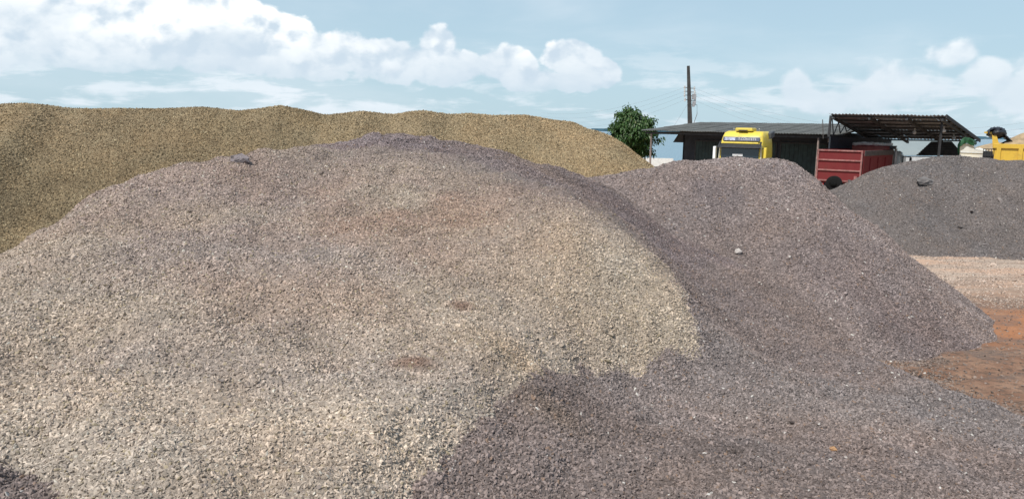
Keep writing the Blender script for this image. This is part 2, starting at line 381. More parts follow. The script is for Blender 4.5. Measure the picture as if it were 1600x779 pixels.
def tan_h(x, y):
    x = np.asarray(x, float); y = np.asarray(y, float)
    hx = np.array([p.x for p in HP]); hy = np.array([p.y for p in HP]); hz = np.array([p.z for p in HP])
    s = np.clip(x, hx[0], hx[-1]); sr = s+.35*fbm(x, y, 2.6, 3, .5, 41)
    cy = np.interp(s, hx, hy)
    xs_ = np.linspace(hx[0], hx[-1], 900); zz = np.interp(xs_, hx, hz); k = np.hanning(7); zz = np.convolve(np.pad(zz, 3, 'edge'), k/k.sum(), 'valid')
    dy = y-cy; z = np.interp(s, xs_, zz)
    # humps die out down the front flank
    mean = np.interp(s, [hx[0], hx[-1]], [4.35, 4.0]); f = np.exp(-np.maximum(-dy, 0)/.6); z = mean-.1+(z-mean+.1)*f*1.15
    over = np.maximum(x-hx[-1], 0); d = np.sqrt(dy**2+over**2)
    dd = np.hypot(dy+.22*fbm(x, y, 3, 3, .5, 42), over+.3*fbm(x, y, 2.5, 3, .5, 43))
    return z-.72*(np.sqrt(dd*dd+.5)-.707)+.05*fbm(x, y, .9, 4, .5, 44)

def hit(px, py, hf, t0=2.0, t1=60.0):
    """where the line of sight through a photo pixel meets a height function"""
    d = ray(px, py); d = d/d.y; ts = np.arange(t0, t1, .02)
    z = EYE+d.z*ts; h = hf(d.x*ts, ts); k = np.nonzero(z <= h)[0]
    t = ts[k[0]] if len(k) else t1
    return Vector((d.x*t, t, EYE+d.z*t))

# ------------------------------------------------------------------ gravel: materials and scattered stones
def gravel_material(name, inst, var=.35, odd=None, rough=.85):
    m = bpy.data.materials.new(name); m.use_nodes = True; n = NT(m.node_tree); b = m.node_tree.nodes['Principled BSDF']
    at = n.node('ShaderNodeAttribute', attribute_name='tint', attribute_type='INSTANCER' if inst else 'GEOMETRY')
    c = at.outputs['Color']; g = n.node('ShaderNodeNewGeometry')
    if inst:
        oi = n.node('ShaderNodeObjectInfo'); r = oi.outputs['Random']
        wn = n.node('ShaderNodeTexWhiteNoise', noise_dimensions='1D'); n.l.new(r, wn.inputs['W'])
        k = n.ramp(r, 0, 1, 1-var, 1+var, False)
        sc = n.node('ShaderNodeVectorMath', operation='SCALE'); n.l.new(c, sc.inputs[0]); n.l.new(k, sc.inputs['Scale']); c = sc.outputs[0]
        for (lo, colr, amt) in (odd or []):
            c = n.mix(n.math('MULTIPLY', n.math('GREATER_THAN', wn.outputs['Value'], lo), amt), c, colr)
        tc = n.node('ShaderNodeTexCoord')
        c = n.mix(n.ramp(n.noise(tc.outputs['Object'], 3.0, 3, .6), .3, .7, .0, .35), c, n.mix(1.0, c, (.62, .6, .58), 'MULTIPLY'))
    else:
        f = n.noise(g.outputs['Position'], 30, 4, .7)
        sc = n.node('ShaderNodeVectorMath', operation='SCALE'); n.l.new(c, sc.inputs[0]); n.l.new(n.ramp(f, .35, .65, .6, 1.0), sc.inputs['Scale']); c = sc.outputs[0]
        bp = n.node('ShaderNodeBump'); bp.inputs['Strength'].default_value = 1; bp.inputs['Distance'].default_value = .03
        n.l.new(f, bp.inputs['Height']); n.l.new(bp.outputs[0], b.inputs['Normal'])
    n.l.new(c, b.inputs['Base Color']); b.inputs['Roughness'].default_value = rough; b.inputs['Specular IOR Level'].default_value = .35
    return m

def stone_group(name, mat, size, density, shape=(1, .75, .5), seed=1, jag=.35, smin=.55, smax=1.45, sink=.1, nvar=5, tilt=1.0):
    """geometry nodes: several angular chips scattered over the surface"""
    g = bpy.data.node_groups.new(name, 'GeometryNodeTree')
    g.interface.new_socket('Geometry', in_out='INPUT', socket_type='NodeSocketGeometry')
    g.interface.new_socket('Geometry', in_out='OUTPUT', socket_type='NodeSocketGeometry')
    N = g.nodes; L = g.links
    gi = N.new('NodeGroupInput'); go = N.new('NodeGroupOutput')
    dp = N.new('GeometryNodeDistributePointsOnFaces'); dp.distribute_method = 'RANDOM'; dp.inputs['Seed'].default_value = seed
    na = N.new('GeometryNodeInputNamedAttribute'); na.data_type = 'FLOAT'; na.inputs[0].default_value = 'dens'
    mu = N.new('ShaderNodeMath'); mu.operation = 'MULTIPLY'; mu.inputs[1].default_value = density
    L.new(na.outputs[0], mu.inputs[0]); L.new(gi.outputs[0], dp.inputs['Mesh']); L.new(mu.outputs[0], dp.inputs['Density'])
    g2i = N.new('GeometryNodeGeometryToInstance')
    for k in range(nvar):
        ico = N.new('GeometryNodeMeshIcoSphere'); ico.inputs['Radius'].default_value = size/2; ico.inputs['Subdivisions'].default_value = 2 if size > .25 else 1
        nz = N.new('ShaderNodeTexNoise'); nz.noise_dimensions = '4D'; nz.inputs['Scale'].default_value = 1.6/size; nz.inputs['W'].default_value = seed*13.7+k*5.3; nz.inputs['Detail'].default_value = 1
        sub = N.new('ShaderNodeVectorMath'); sub.operation = 'SUBTRACT'; sub.inputs[1].default_value = (.5, .5, .5); L.new(nz.outputs['Color'], sub.inputs[0])
        scl = N.new('ShaderNodeVectorMath'); scl.operation = 'SCALE'; scl.inputs['Scale'].default_value = size*jag*3; L.new(sub.outputs[0], scl.inputs[0])
        spn = N.new('GeometryNodeSetPosition'); L.new(ico.outputs['Mesh'], spn.inputs['Geometry']); L.new(scl.outputs[0], spn.inputs['Offset'])
        tr = N.new('GeometryNodeTransform'); tr.inputs['Scale'].default_value = (shape[0]*random.uniform(.9, 1.25), shape[1]*random.uniform(.8, 1.2), shape[2]*random.uniform(.75, 1.25)); L.new(spn.outputs[0], tr.inputs['Geometry'])
        sm = N.new('GeometryNodeSetMaterial'); sm.inputs['Material'].default_value = mat; L.new(tr.outputs[0], sm.inputs['Geometry'])
        sh = N.new('GeometryNodeSetShadeSmooth'); sh.inputs['Shade Smooth'].default_value = False; L.new(sm.outputs[0], sh.inputs['Geometry'])
        L.new(sh.outputs[0], g2i.inputs[0])
    ip = N.new('GeometryNodeInstanceOnPoints'); ip.inputs['Pick Instance'].default_value = True
    L.new(dp.outputs['Points'], ip.inputs['Points']); L.new(g2i.outputs[0], ip.inputs['Instance'])
    ri = N.new('FunctionNodeRandomValue'); ri.data_type = 'INT'; ri.inputs[4].default_value = 0; ri.inputs[5].default_value = nvar-1; ri.inputs['Seed'].default_value = seed+3
    L.new(ri.outputs[2], ip.inputs['Instance Index'])
    rr = N.new('FunctionNodeRandomValue'); rr.data_type = 'FLOAT_VECTOR'; rr.inputs[0].default_value = (-tilt, -tilt, 0); rr.inputs[1].default_value = (tilt, tilt, 6.283); rr.inputs['Seed'].default_value = seed+5
    ro = N.new('FunctionNodeRotateRotation') if hasattr(bpy.types, 'FunctionNodeRotateRotation') else None
    e2r = N.new('FunctionNodeEulerToRotation'); L.new(rr.outputs[0], e2r.inputs[0])
    ro.rotation_space = 'LOCAL'; L.new(dp.outputs['Rotation'], ro.inputs[0]); L.new(e2r.outputs[0], ro.inputs[1])
    L.new(ro.outputs[0], ip.inputs['Rotation'])
    rs = N.new('FunctionNodeRandomValue'); rs.data_type = 'FLOAT'; rs.inputs[2].default_value = 0; rs.inputs[3].default_value = 1; rs.inputs['Seed'].default_value = seed+7
    pw = N.new('ShaderNodeMath'); pw.operation = 'POWER'; pw.inputs[1].default_value = 1.8; L.new(rs.outputs[1], pw.inputs[0])
    mr = N.new('ShaderNodeMath'); mr.operation = 'MULTIPLY_ADD'; mr.inputs[1].default_value = smax-smin; mr.inputs[2].default_value = smin; L.new(pw.outputs[0], mr.inputs[0])
    L.new(mr.outputs[0], ip.inputs['Scale']); L.new(ip.outputs[0], go.inputs[0])
    return g

def pile(name, hf, xs, ys, tint_fn, label, cat, base_mat, layers, keep_fn=None, dens_fn=None, floor=-.12):
    XX, YY = np.meshgrid(xs, ys); Z = hf(XX, YY)
    keep = Z > floor if keep_fn is None else keep_fn(XX, YY, Z)
    me, used = grid_mesh(name, xs, ys, Z, keep)
    x = XX.ravel()[used]; y = YY.ravel()[used]; z = Z.ravel()[used]
    t = np.ones((len(x), 4), np.float32); t[:, :3] = tint_fn(x, y, z)
    a = me.attributes.new('tint', 'FLOAT_COLOR', 'POINT'); a.data.foreach_set('color', t.ravel())
    # only the part that this side of the yard shows gets its loose stones
    d = np.clip((y*.72+1.6-np.abs(x))/.8, 0, 1)
    if dens_fn is not None: d = d*dens_fn(x, y, z)
    d = d*np.clip(.92+.9*fbm(x, y, .45, 4, .6, 88), .45, 1.15)      # sandy patches where fewer stones lie on top
    b = me.attributes.new('dens', 'FLOAT', 'POINT'); b.data.foreach_set('value', d.astype(np.float32))
    o = link(name, me, base_mat); tag(o, label, cat)
    for (pname, grp) in layers:
        c = bpy.data.objects.new(pname, me); col.objects.link(c); c.parent = o; c['kind'] = 'stuff'
        md = c.modifiers.new('stones', 'NODES'); md.node_group = grp
    return o

def blobs(base, lst, seed, hf, gain=(1, 1, 1)):
    """colour of the loose material: base with soft patches (centre given as a spot on the heap)"""
    cs = [(hit(px, py, hf), rx, ry, np.array(c), s) for (px, py, rx, ry, c, s) in lst]
    def f(x, y, z):
        out = np.tile(np.array(base, float), (len(x), 1))
        wv = fbm(x, y, .8, 4, .6, seed)
        for (c, rx, ry, colr, s) in cs:
            r = np.sqrt(((x-c.x)/rx)**2+((y-c.y)/ry)**2)+wv*.9
            k = (np.clip(1.25-r, 0, 1)*s)[:, None]; out = out*(1-k)+colr*k
        v = 1+.16*fbm(x, y, .5, 4, .6, seed+1)+.10*fbm(x, y, 2.2, 3, .5, seed+2)
        w = fbm(x, y, .7, 3, .6, seed+3)*.05
        out = out*v[:, None]; out[:, 0] *= 1+w; out[:, 2] *= 1-w
        return np.clip(out*np.array(gain), .01, 1)
    return f

GREY = (.238, .195, .183)
odd_grey = [(.90, (.09, .075, .075), .5), (.965, (.30, .19, .12), .5), (.9955, (.60, .58, .54), .8)]
odd_beige = [(.86, (.17, .14, .135), .6), (.93, (.42, .34, .17), .4), (.985, (.62, .58, .51), .7)]
odd_tan = [(.85, (.12, .09, .05), .35), (.94, (.52, .44, .28), .7)]
M_grey_s = gravel_material('purple_grey_stone', True, .5, odd_grey); M_grey_b = gravel_material('purple_grey_fines', False)
M_beige_s = gravel_material('beige_stone', True, .46, odd_beige); M_beige_b = gravel_material('beige_fines', False)
M_tan_s = gravel_material('tan_stone', True, .55, odd_tan); M_tan_b = gravel_material('tan_fines', False)

# near grey heap
bx = [(-420, 640), (-420, 360), (0, 404), (100, 334), (200, 283), (300, 258), (420, 240), (520, 238), (610, 226), (740, 243), (870, 293), (950, 328), (1000, 367), (1060, 442), (1084, 500), (1088, 550), (1010, 581), (920, 583), (848, 573), (790, 622), (720, 700), (652, 779), (560, 900), (120, 900), (85, 800), (60, 752), (-10, 738), (-300, 750)]
bx = [(a[0]+(b[0]-a[0])*k/6, a[1]+(b[1]-a[1])*k/6) for a, b in zip(bx, bx[1:]+bx[:1]) for k in range(6)]
poly = [hit(px, py, _near, 1.2, 16) if py < 779 else P(px, py, 2.9+.85*max(0, (830-py)/51) if py < 830 else 2.9) for (px, py) in bx]
pxy = np.array([(p.x, p.y) for p in poly])
def sdist(x, y):
    """signed distance in plan to the outline of the beige load (positive inside)"""
    x = np.asarray(x, float); y = np.asarray(y, float); d = np.full(x.shape, 1e9); ins = np.zeros(x.shape, bool); n = len(pxy)
    for i in range(n):
        a = pxy[i]; b = pxy[(i+1) % n]; e = b-a
        t = np.clip(((x-a[0])*e[0]+(y-a[1])*e[1])/(e@e), 0, 1); d = np.minimum(d, np.hypot(x-a[0]-t*e[0], y-a[1]-t*e[1]))
        if a[1] != b[1]: ins ^= ((a[1] > y) != (b[1] > y)) & (x < (b[0]-a[0])*(y-a[1])/(b[1]-a[1])+a[0])
    return np.where(ins, d, -d)
def edge(x, y): return sdist(x, y)+.07*fbm(x, y, .5, 4, .6, 51)+.13*fbm(x, y, .12, 2, .6, 52)
def fade(x, y):
    """share of beige stone: thin and mixed with grey towards the crest, full lower down"""
    up = np.clip((y-7.6)/.8, 0, 1)*np.clip((3.2-x)/1.2, 0, 1)
    k = np.clip((edge(x, y)+.25*fbm(x, y, .8, 3, .5, 53))/1.7+.28*np.clip(-x-.8, 0, 3), 0, 1)
    return 1-up*(1-k)
def thick(x, y): return np.minimum(edge(x, y), .30)*(.42-.37*np.clip((y-6.2)/1.6, 0, 1))
def beige_h(x, y): return near_h(x, y)+thick(x, y)
nxs = np.arange(-10.5, 10.2, .055); nys = np.arange(1.6, 18.4, .055)
grey_tint = blobs(GREY, [(600, 225, 1.9, 1.2, (.25, .205, .21), .8), (300, 275, 2.5, 1.5, (.30, .235, .205), .9), (1000, 720, 1.6, 1.0, (.21, .175, .165), .7), (860, 600, .8, .5, (.19, .16, .155), .8), (1000, 600, 1.2, .7, (.27, .23, .22), .7),
                         (1000, 350, 1.5, 1.6, (.20, .165, .17), .8), (1450, 640, 2.2, .8, (.26, .235, .23), .6), (1250, 540, 1.5, 1.0, (.22, .185, .18), .5), (850, 640, .3, .2, (.30, .22, .15), .3)], 61, near_h, (.86, .83, .805))
G_near = stone_group('near_chips', M_grey_s, .0215, 5500, (1.25, .72, .48), 3, .34, tilt=1.15, smax=1.55)
near = pile('gravel_pile', near_h, nxs, nys, grey_tint, 'nearest dark purple grey gravel heap, underneath the beige load and filling the lower right', 'gravel pile', M_grey_b,
            [('loose_gravel', G_near), ('coarse_gravel', stone_group('near_coarse', M_grey_s, .050, 3, (1.2, .8, .55), 103, .45, smin=.5, smax=1.5))], dens_fn=lambda x, y, z: np.where(edge(x, y) < .07, 1, (1-fade(x, y))*1.3)*np.where(y > 15, .3, 1)*np.where(z < .1, .3, 1))
beige_tint = blobs((.43, .365, .285), [
    (100, 340, 2.4, 1.5, (.39, .30, .24), .85), (350, 290, 2.6, 1.2, (.36, .28, .235), .8), (600, 285, 2.6, .8, (.37, .29, .235), .7), (350, 400, 1.6, .9, (.36, .30, .26), .75), (720, 345, 1.5, .9, (.39, .275, .20), .85),
    (450, 490, 1.0, .5, (.40, .30, .225), .5), (700, 400, 1.2, .7, (.36, .295, .24), .5), (250, 600, 1.2, .5, (.36, .31, .265), .6), (560, 600, .9, .6, (.37, .32, .27), .6), (880, 340, .9, .8, (.43, .355, .28), .6),
    (1000, 480, 1.1, 1.0, (.45, .375, .27), .6), (800, 570, .5, .35, (.43, .34, .235), .7), (120, 690, 1.3, .5, (.50, .425, .33), .8), (620, 720, .9, .35, (.52, .445, .345), .8), (720, 502, .16, .12, (.22, .14, .10), .9), (640, 595, .16, .1, (.22, .14, .10), .8)], 71, near_h, (.92, .885, .91))
_bt = beige_tint
def beige_tint(x, y, z):
    f = fade(x, y)[:, None]; return _bt(x, y, z)*f+grey_tint(x, y, z)*(1-f)
G_beige = stone_group('beige_chips', M_beige_s, .0212, 5600, (1.25, .70, .48), 5, .30, tilt=1.15, smax=1.55)
beige = pile('gravel_pile', beige_h, nxs[nxs < 5], nys[nys < 14], beige_tint, 'broad pale beige gravel load spread over the left and centre of the foreground', 'gravel pile', M_beige_b,
             [('loose_gravel', G_beige), ('coarse_gravel', stone_group('beige_coarse', M_beige_s, .050, 4, (1.2, .8, .55), 105, .45, smin=.5, smax=1.5))], keep_fn=lambda X, Y, Z: edge(X, Y) > -.045, dens_fn=lambda x, y, z: (edge(x, y) > -.015)*fade(x, y))
# centre heap
G_mid = stone_group('middle_chips', M_grey_s, .040, 2050, (1.3, .7, .48), 9, .32, tilt=.8, smax=1.7)
cen_tint = blobs((.25, .207, .20), [(1180, 250, 1.6, 1.4, (.28, .235, .23), .8), (1120, 300, .7, .5, (.17, .14, .145), .6), (1210, 265, .8, .4, (.18, .15, .155), .5), (1350, 430, 1.4, 1.2, (.20, .165, .165), .8), (1150, 380, 1.2, .9, (.21, .175, .17), .6), (1450, 520, 1.2, .7, (.18, .145, .145), .8)], 81, centre_h, (.94, .91, .87))
centre = pile('gravel_pile', centre_h, np.arange(-7, 13, .09), np.arange(11, 25, .09), cen_tint, 'rounded purple grey gravel heap in the middle, in front of the yellow truck cab', 'gravel pile', M_grey_b,
              [('loose_gravel', G_mid), ('coarse_gravel', stone_group('middle_coarse', M_grey_s, .085, 1.5, (1.2, .8, .55), 109, .45, smin=.5, smax=1.5))], floor=-.1, dens_fn=lambda x, y, z: np.where(y > 20.0, .25, 1))
# right heap
G_rt = stone_group('right_chips', M_grey_s, .050, 950, (1.1, .8, .55), 13, .35)
G_rub = stone_group('right_rubble', M_grey_s, .16, 1.4, (1.2, .8, .5), 15, .5, .3, 1.6, nvar=6)
rt_tint = blobs((.155, .13, .122), [(1450, 260, 2.5, 1.6, (.145, .125, .12), .6), (1520, 340, 2.0, 1.2, (.17, .14, .13), .5), (1370, 300, 2, 1.5, (.175, .145, .135), .6)], 91, right_h, (1.04, 1.07, 1.07))
right = pile('gravel_pile', right_h, np.arange(9, 34, .12), np.arange(23, 40, .12), rt_tint, 'dark grey rubble heap at the far right with loose lumps on it', 'gravel pile', M_grey_b,
             [('loose_gravel', G_rt), ('loose_rubble', G_rub)], dens_fn=lambda x, y, z: np.where(y > 33.5, .2, 1))
# long tan heap
G_tan = stone_group('tan_chips', M_tan_s, .045, 1500, (1.6, .5, .36), 17, .28)
tan_tint = blobs((.285, .21, .112), [(100, 200, 4, 2, (.31, .225, .125), .6), (60, 340, 4, 2, (.19, .14, .075), .8), (650, 215, 3, 2, (.32, .24, .135), .6), (900, 230, 3, 2, (.36, .26, .14), .8), (250, 230, 3, 1.5, (.23, .168, .09), .6)], 95, tan_h, (1.04, 1.06, 1.15))
tanp = pile('gravel_pile', tan_h, np.arange(-24, 9.5, .11), np.arange(12.5, 33, .11), tan_tint, 'long tan gravel heap with low humps along its crest, behind on the left', 'gravel pile', M_tan_b,
            [('loose_gravel', G_tan)], dens_fn=lambda x, y, z: np.where(y > 26, .25, 1))

# loose pebbles on the yard floor
G_peb = stone_group('pebbles', M_grey_s, .034, 420, (1.1, .8, .55), 23, .35, .3, 1.7)
pxs = np.arange(3, 30, .25); pys = np.arange(8.5, 33, .25); PX, PY = np.meshgrid(pxs, pys)
pm, _ = grid_mesh('yard_pebbles', pxs, pys, ground_h(PX, PY)+.004)
tt = np.ones((PX.size, 4), np.float32); pale = np.clip((PY.ravel()-17.5)/2, 0, 1)[:, None]
tt[:, :3] = np.array((.20, .155, .13))*(1-pale)+np.array((.42, .33, .27))*pale
a = pm.attributes.new('tint', 'FLOAT_COLOR', 'POINT'); a.data.foreach_set('color', tt.ravel())
pd = np.clip(fbm(PX.ravel(), PY.ravel(), 2.2, 3, .6, 99)*4+.8, .15, 3)*(1-pale[:, 0]*.55)
b = pm.attributes.new('dens', 'FLOAT', 'POINT'); b.data.foreach_set('value', pd.astype(np.float32))
peb = link('yard_pebbles', pm, None); tag(peb, kind='stuff', label='loose pebbles scattered on the yard floor')
md = peb.modifiers.new('stones', 'NODES'); md.node_group = G_peb
pb2 = tag(link('yard_clods', pm, None), kind='stuff', label='small soil clods scattered on the yard floor')
pb2.modifiers.new('stones', 'NODES').node_group = stone_group('clods', M_grey_s, .10, 2.2, (1.2, .9, .5), 31, .45, .3, 1.6)

# single lumps
def lump(px, py, hf, size, shape, colr, label, cat, name='stone', seed=1, sink=.25, rz=0.0, jag=.35):
    p = hit(px, py, hf); bm = bmesh.new(); bmesh.ops.create_icosphere(bm, subdivisions=3, radius=.5)
    for v in bm.verts:
        nn = mnoise.noise_vector(v.co*2.1+Vector((seed*3.1, 0, seed)))+.5*mnoise.noise_vector(v.co*5+Vector((seed, 1, 2)))
        v.co = v.co*1.0+nn*jag*.5
        v.co = Vector((v.co.x*shape[0], v.co.y*shape[1], v.co.z*shape[2]))*size
    me = bpy.data.meshes.new(name); bm.to_mesh(me); bm.free()
    mt = material(name+'_'+cat.replace(' ', '_'), colr, .92, var=.3, vscale=14/size*.1, dirt=tuple(c*.5 for c in colr), dscale=8/size*.1, bump=.8, bscale=60)
    o = link(name, me, mt); o.location = p+Vector((0, 0, size*shape[2]*(.5-sink))); o.rotation_euler = (0, .12, rz); tag(o, label, cat); return o
lump(374, 253, near_h, .20, (1.15, .8, .7), (.20, .17, .172), 'dark clod sitting on the crest at upper left', 'clod', 'clod', 2, .35, jag=.6)
lump(190, 282, near_h, .22, (1.6, .8, .35), (.16, .12, .11), 'flat dark brown clod on the left shoulder of the beige load', 'clod', 'clod', 9, .3)
lump(1301, 705, near_h, .055, (1.1, .8, .75), (.42, .24, .12), 'small orange brown stone in the grey gravel at lower right', 'stone', 'stone', 3, .1)
lump(1444, 287, right_h, .55, (1.3, .6, .5), (.17, .155, .15), 'large flat dark slab lying on the far right rubble heap', 'stone', 'stone', 4, .25, .35, .6)
lump(1556, 393, lambda x, y: ground_h(x, y), .36, (1.2, .8, .7), (.40, .38, .36), 'pale grey stone at the foot of the far right heap', 'stone', 'stone', 5, .15)
lump(1154, 396, centre_h, .13, (1, .8, .8), (.50, .45, .42), 'pale pinkish stone on the front slope of the middle heap', 'stone', 'stone', 6, .1)
lump(1512, 243, right_h, .55, (1.5, .7, .35), (.18, .16, .155), 'flat grey lump just under the crest of the far right heap', 'stone', 'stone', 7, .3)

# ------------------------------------------------------------------ yard frame: buildings and trucks stand turned about 33 degrees
PHI = R(33); A = Vector((math.cos(PHI), -math.sin(PHI), 0)); B = Vector((math.sin(PHI), math.cos(PHI), 0)); ZV = Vector((0, 0, 1))
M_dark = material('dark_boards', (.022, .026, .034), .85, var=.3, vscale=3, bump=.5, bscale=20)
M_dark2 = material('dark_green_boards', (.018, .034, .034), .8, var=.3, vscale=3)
M_fibre = material('weathered_fibre_cement', (.115, .118, .112), .95, var=.25, vscale=1.2, dirt=(.06, .06, .058), dscale=2.5, damt=.7)
M_fibre2 = material('shed_fibre_cement', (.25, .262, .28), .95, var=.25, vscale=1.2, dirt=(.25, .245, .24), dscale=2.5, damt=.7)
M_wood = material('grey_wood_post', (.24, .19, .17), .9, var=.3, vscale=5, dirt=(.12, .09, .08), dscale=3)
M_beam = material('dark_timber', (.034, .034, .036), .85, var=.3, vscale=5)
M_conc = material('weathered_concrete', (.10, .092, .085), .95, var=.3, vscale=4, dirt=(.05, .045, .04), dscale=2.0, damt=.8)

def corr_sheet(c00, c10, c11, c01, parent, mat, thickness=.02, pitch=.18, amp=.03, n=None, name='roof_sheet'):
    """corrugated sheet on a quad: corrugations run from edge 0 (c00-c10) to edge 1 (c01-c11)"""
    w = (c10-c00).length; n = n or max(4, int(w/pitch)*4)
    nrm = (c10-c00).cross(c01-c00).normalized()
    if nrm.z < 0: nrm = -nrm
    bm = bmesh.new(); rows = []
    for j in range(2):
        for s in (0, 1):
            row = []
            for i in range(n+1):
                u = i/n; a = c00.lerp(c10, u); b_ = c01.lerp(c11, u); p = a.lerp(b_, j)
                row.append(bm.verts.new(p+nrm*(amp*math.cos(2*math.pi*u*w/pitch)-s*thickness)))
            rows.append(row)
    t0, b0, t1, b1 = rows
    for i in range(n):
        bm.faces.new((t0[i], t0[i+1], t1[i+1], t1[i])); bm.faces.new((b0[i+1], b0[i], b1[i], b1[i+1]))
        bm.faces.new((t0[i+1], t0[i], b0[i], b0[i+1])); bm.faces.new((t1[i], t1[i+1], b1[i+1], b1[i]))
    bm.faces.new((t0[0], t1[0], b1[0], b0[0])); bm.faces.new((t0[n], b0[n], b1[n], t1[n]))
    bmesh.ops.recalc_face_normals(bm, faces=bm.faces[:])
    me = bpy.data.meshes.new(name); bm.to_mesh(me); bm.free()
    return link(name, me, mat, parent)
def roof(c00, c10, c11, c01, ncol, nrow, parent, mat, lap=.12, **kw):
    """lapped sheets: upper rows rest on the lower ones; edge 0 is the lower edge when lift is positive"""
    for j in range(nrow):
        for i in range(ncol):
            u0, u1 = i/ncol, (i+1)/ncol; v0 = j/nrow; v1 = min(1, (j+1)/nrow+.02)
            f = lambda u, v: c00.lerp(c10, u).lerp(c01.lerp(c11, u), v)
            dz = Vector((0, 0, .012*(i % 2)+random.uniform(-.006, .006)))
            lift = Vector((0, 0, .03))
            corr_sheet(f(u0, v0)+dz+lift, f(u1, v0)+dz+lift, f(u1, v1)+dz, f(u0, v1)+dz, parent, mat, **kw)

# --- long low hut with the lean-to roof
E0 = P(1002, 204.5, 56); E0.z = 3.94
hut = empty('storage_hut', 'long low dark hut under a weathered corrugated roof behind the yellow truck cab', 'hut', (0, 0, 0))
depth = 12.0; length = 13.4; RZ = 4.72
roof(E0.copy(), E0+A*length+ZV*-.03, E0+A*length+B*depth+ZV*(RZ-3.94), E0+B*depth+ZV*(RZ-3.94), 15, 3, hut, M_fibre)
WY = 2.4                                   # the wall stands back under the eave
w0 = E0+A*2.2+B*WY; w0.z = 0
def plank_wall(p0, dirv, L, z0, z1, th, mat, parent, name='wall', nrm=None):
    nrm = nrm or Vector((-dirv.y, dirv.x, 0)); mb = MB()
    mb.prism([p0+ZV*z0, p0+dirv*L+ZV*z0, p0+dirv*L+ZV*z1, p0+ZV*z1], nrm*th); return mb.build(name, mat, parent)
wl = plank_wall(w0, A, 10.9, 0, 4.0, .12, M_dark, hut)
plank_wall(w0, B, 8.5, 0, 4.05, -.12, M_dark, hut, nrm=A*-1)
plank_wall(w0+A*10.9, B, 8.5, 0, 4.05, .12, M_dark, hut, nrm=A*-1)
# framed hatches in the wall: frame and dark green boards, each a part
for (s0, s1) in ((.9, 3.4), (3.6, 6.6), (6.8, 9.8), (10.0, 10.8)):
    f = MB(); q = w0-B*.06
    for (a0, a1, z0, z1) in ((s0, s1, 3.28, 3.36), (s0, s1, .9, .98), (s0, s0+.08, .98, 3.28), (s1-.08, s1, .98, 3.28)):
        f.prism([q+A*a0+ZV*z0, q+A*a1+ZV*z0, q+A*a1+ZV*z1, q+A*a0+ZV*z1], B*.055)
    fo = f.build('hatch_frame', M_beam, hut)
    n = 10
    for k in range(n):
        a0 = s0+.08+(s1-s0-.16)*k/n; a1 = s0+.08+(s1-s0-.16)*(k+1)/n-.015
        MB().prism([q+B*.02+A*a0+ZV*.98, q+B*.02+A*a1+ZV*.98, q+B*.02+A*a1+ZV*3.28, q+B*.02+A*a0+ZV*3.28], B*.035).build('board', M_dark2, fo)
# eave beam and posts
MB().bar(E0+B*.35+ZV*-.16+A*.2, E0+B*.35+A*13.2+ZV*-.19, .12).build('eave_beam', M_beam, hut)
MB().bar(E0+A*.2+B*.35+ZV*-.15, E0+A*.2+B*WY+A*3.4+ZV*-.02, .10).build('rafter', M_beam, hut)
for pxp in (1017, 1278):
    q = P(pxp, 230, 50); d = Vector((q.x, q.y)); # intersect the line of sight with the eave line
    t = (E0.x+B.x*.35 - d.x/d.y*(E0.y+B.y*.35))/(d.x/d.y*A.y - A.x)
    c = E0+B*.35+A*t
    MB().bar((c.x, c.y, -.05), (c.x, c.y, c.z-.2), .15, r2=.13, seg=8).build('post', M_wood, hut)
# sloping board at the left corner of the wall
MB().prism([w0+A*-.75+ZV*3.15-B*.05, w0-B*.05+ZV*3.15, w0-B*.05+ZV*3.95, w0+A*-.25+ZV*3.95-B*.05], B*.08).build('corner_board', M_beam, hut)
# electric box and pipe on wall
MB().box(w0+A*9.9-B*.12+ZV*3.55, (.18, .12, .26), Matrix.Rotation(-PHI, 3, 'Z'), .02).build('meter_box', material('grey_box', (.3, .3, .32), .6), hut)

# --- open shed with the raised roof
shed = empty('open_shed', 'open shed with its high corrugated roof tilted up, seen from beneath, right of the hut', 'shed', (0, 0, 0))
NL = P(1295, 177.5, 47); NR = P(1478, 180.5, 43.7); FL = P(1362, 217, 56.5); FR = P(1531, 219, 52)
roof(FL, FR, NR, NL, 8, 5, shed, M_fibre2, pitch=.20, amp=.032)
sf = lambda u, v: FL.lerp(FR, u).lerp(NL.lerp(NR, u), v)
for k in range(8):                          # purlins
    v = .03+k/7*.94; MB().bar(sf(.01, v)+ZV*-.10, sf(.99, v)+ZV*-.09, .07, .09).build('purlin', M_beam, shed)
for u in (.04, .36, .68, .97):              # rafters
    MB().bar(sf(u, .01)+ZV*-.22, sf(u, .99)+ZV*-.22, .13, .14).build('rafter', M_beam, shed)
MB().bar(sf(1.004, 0)+ZV*-.04, sf(1.004, 1)+ZV*-.04, .05, .20).build('added_barge_board', M_beam, shed)  # dark board added to cover the sunlit sheet ends on this edge
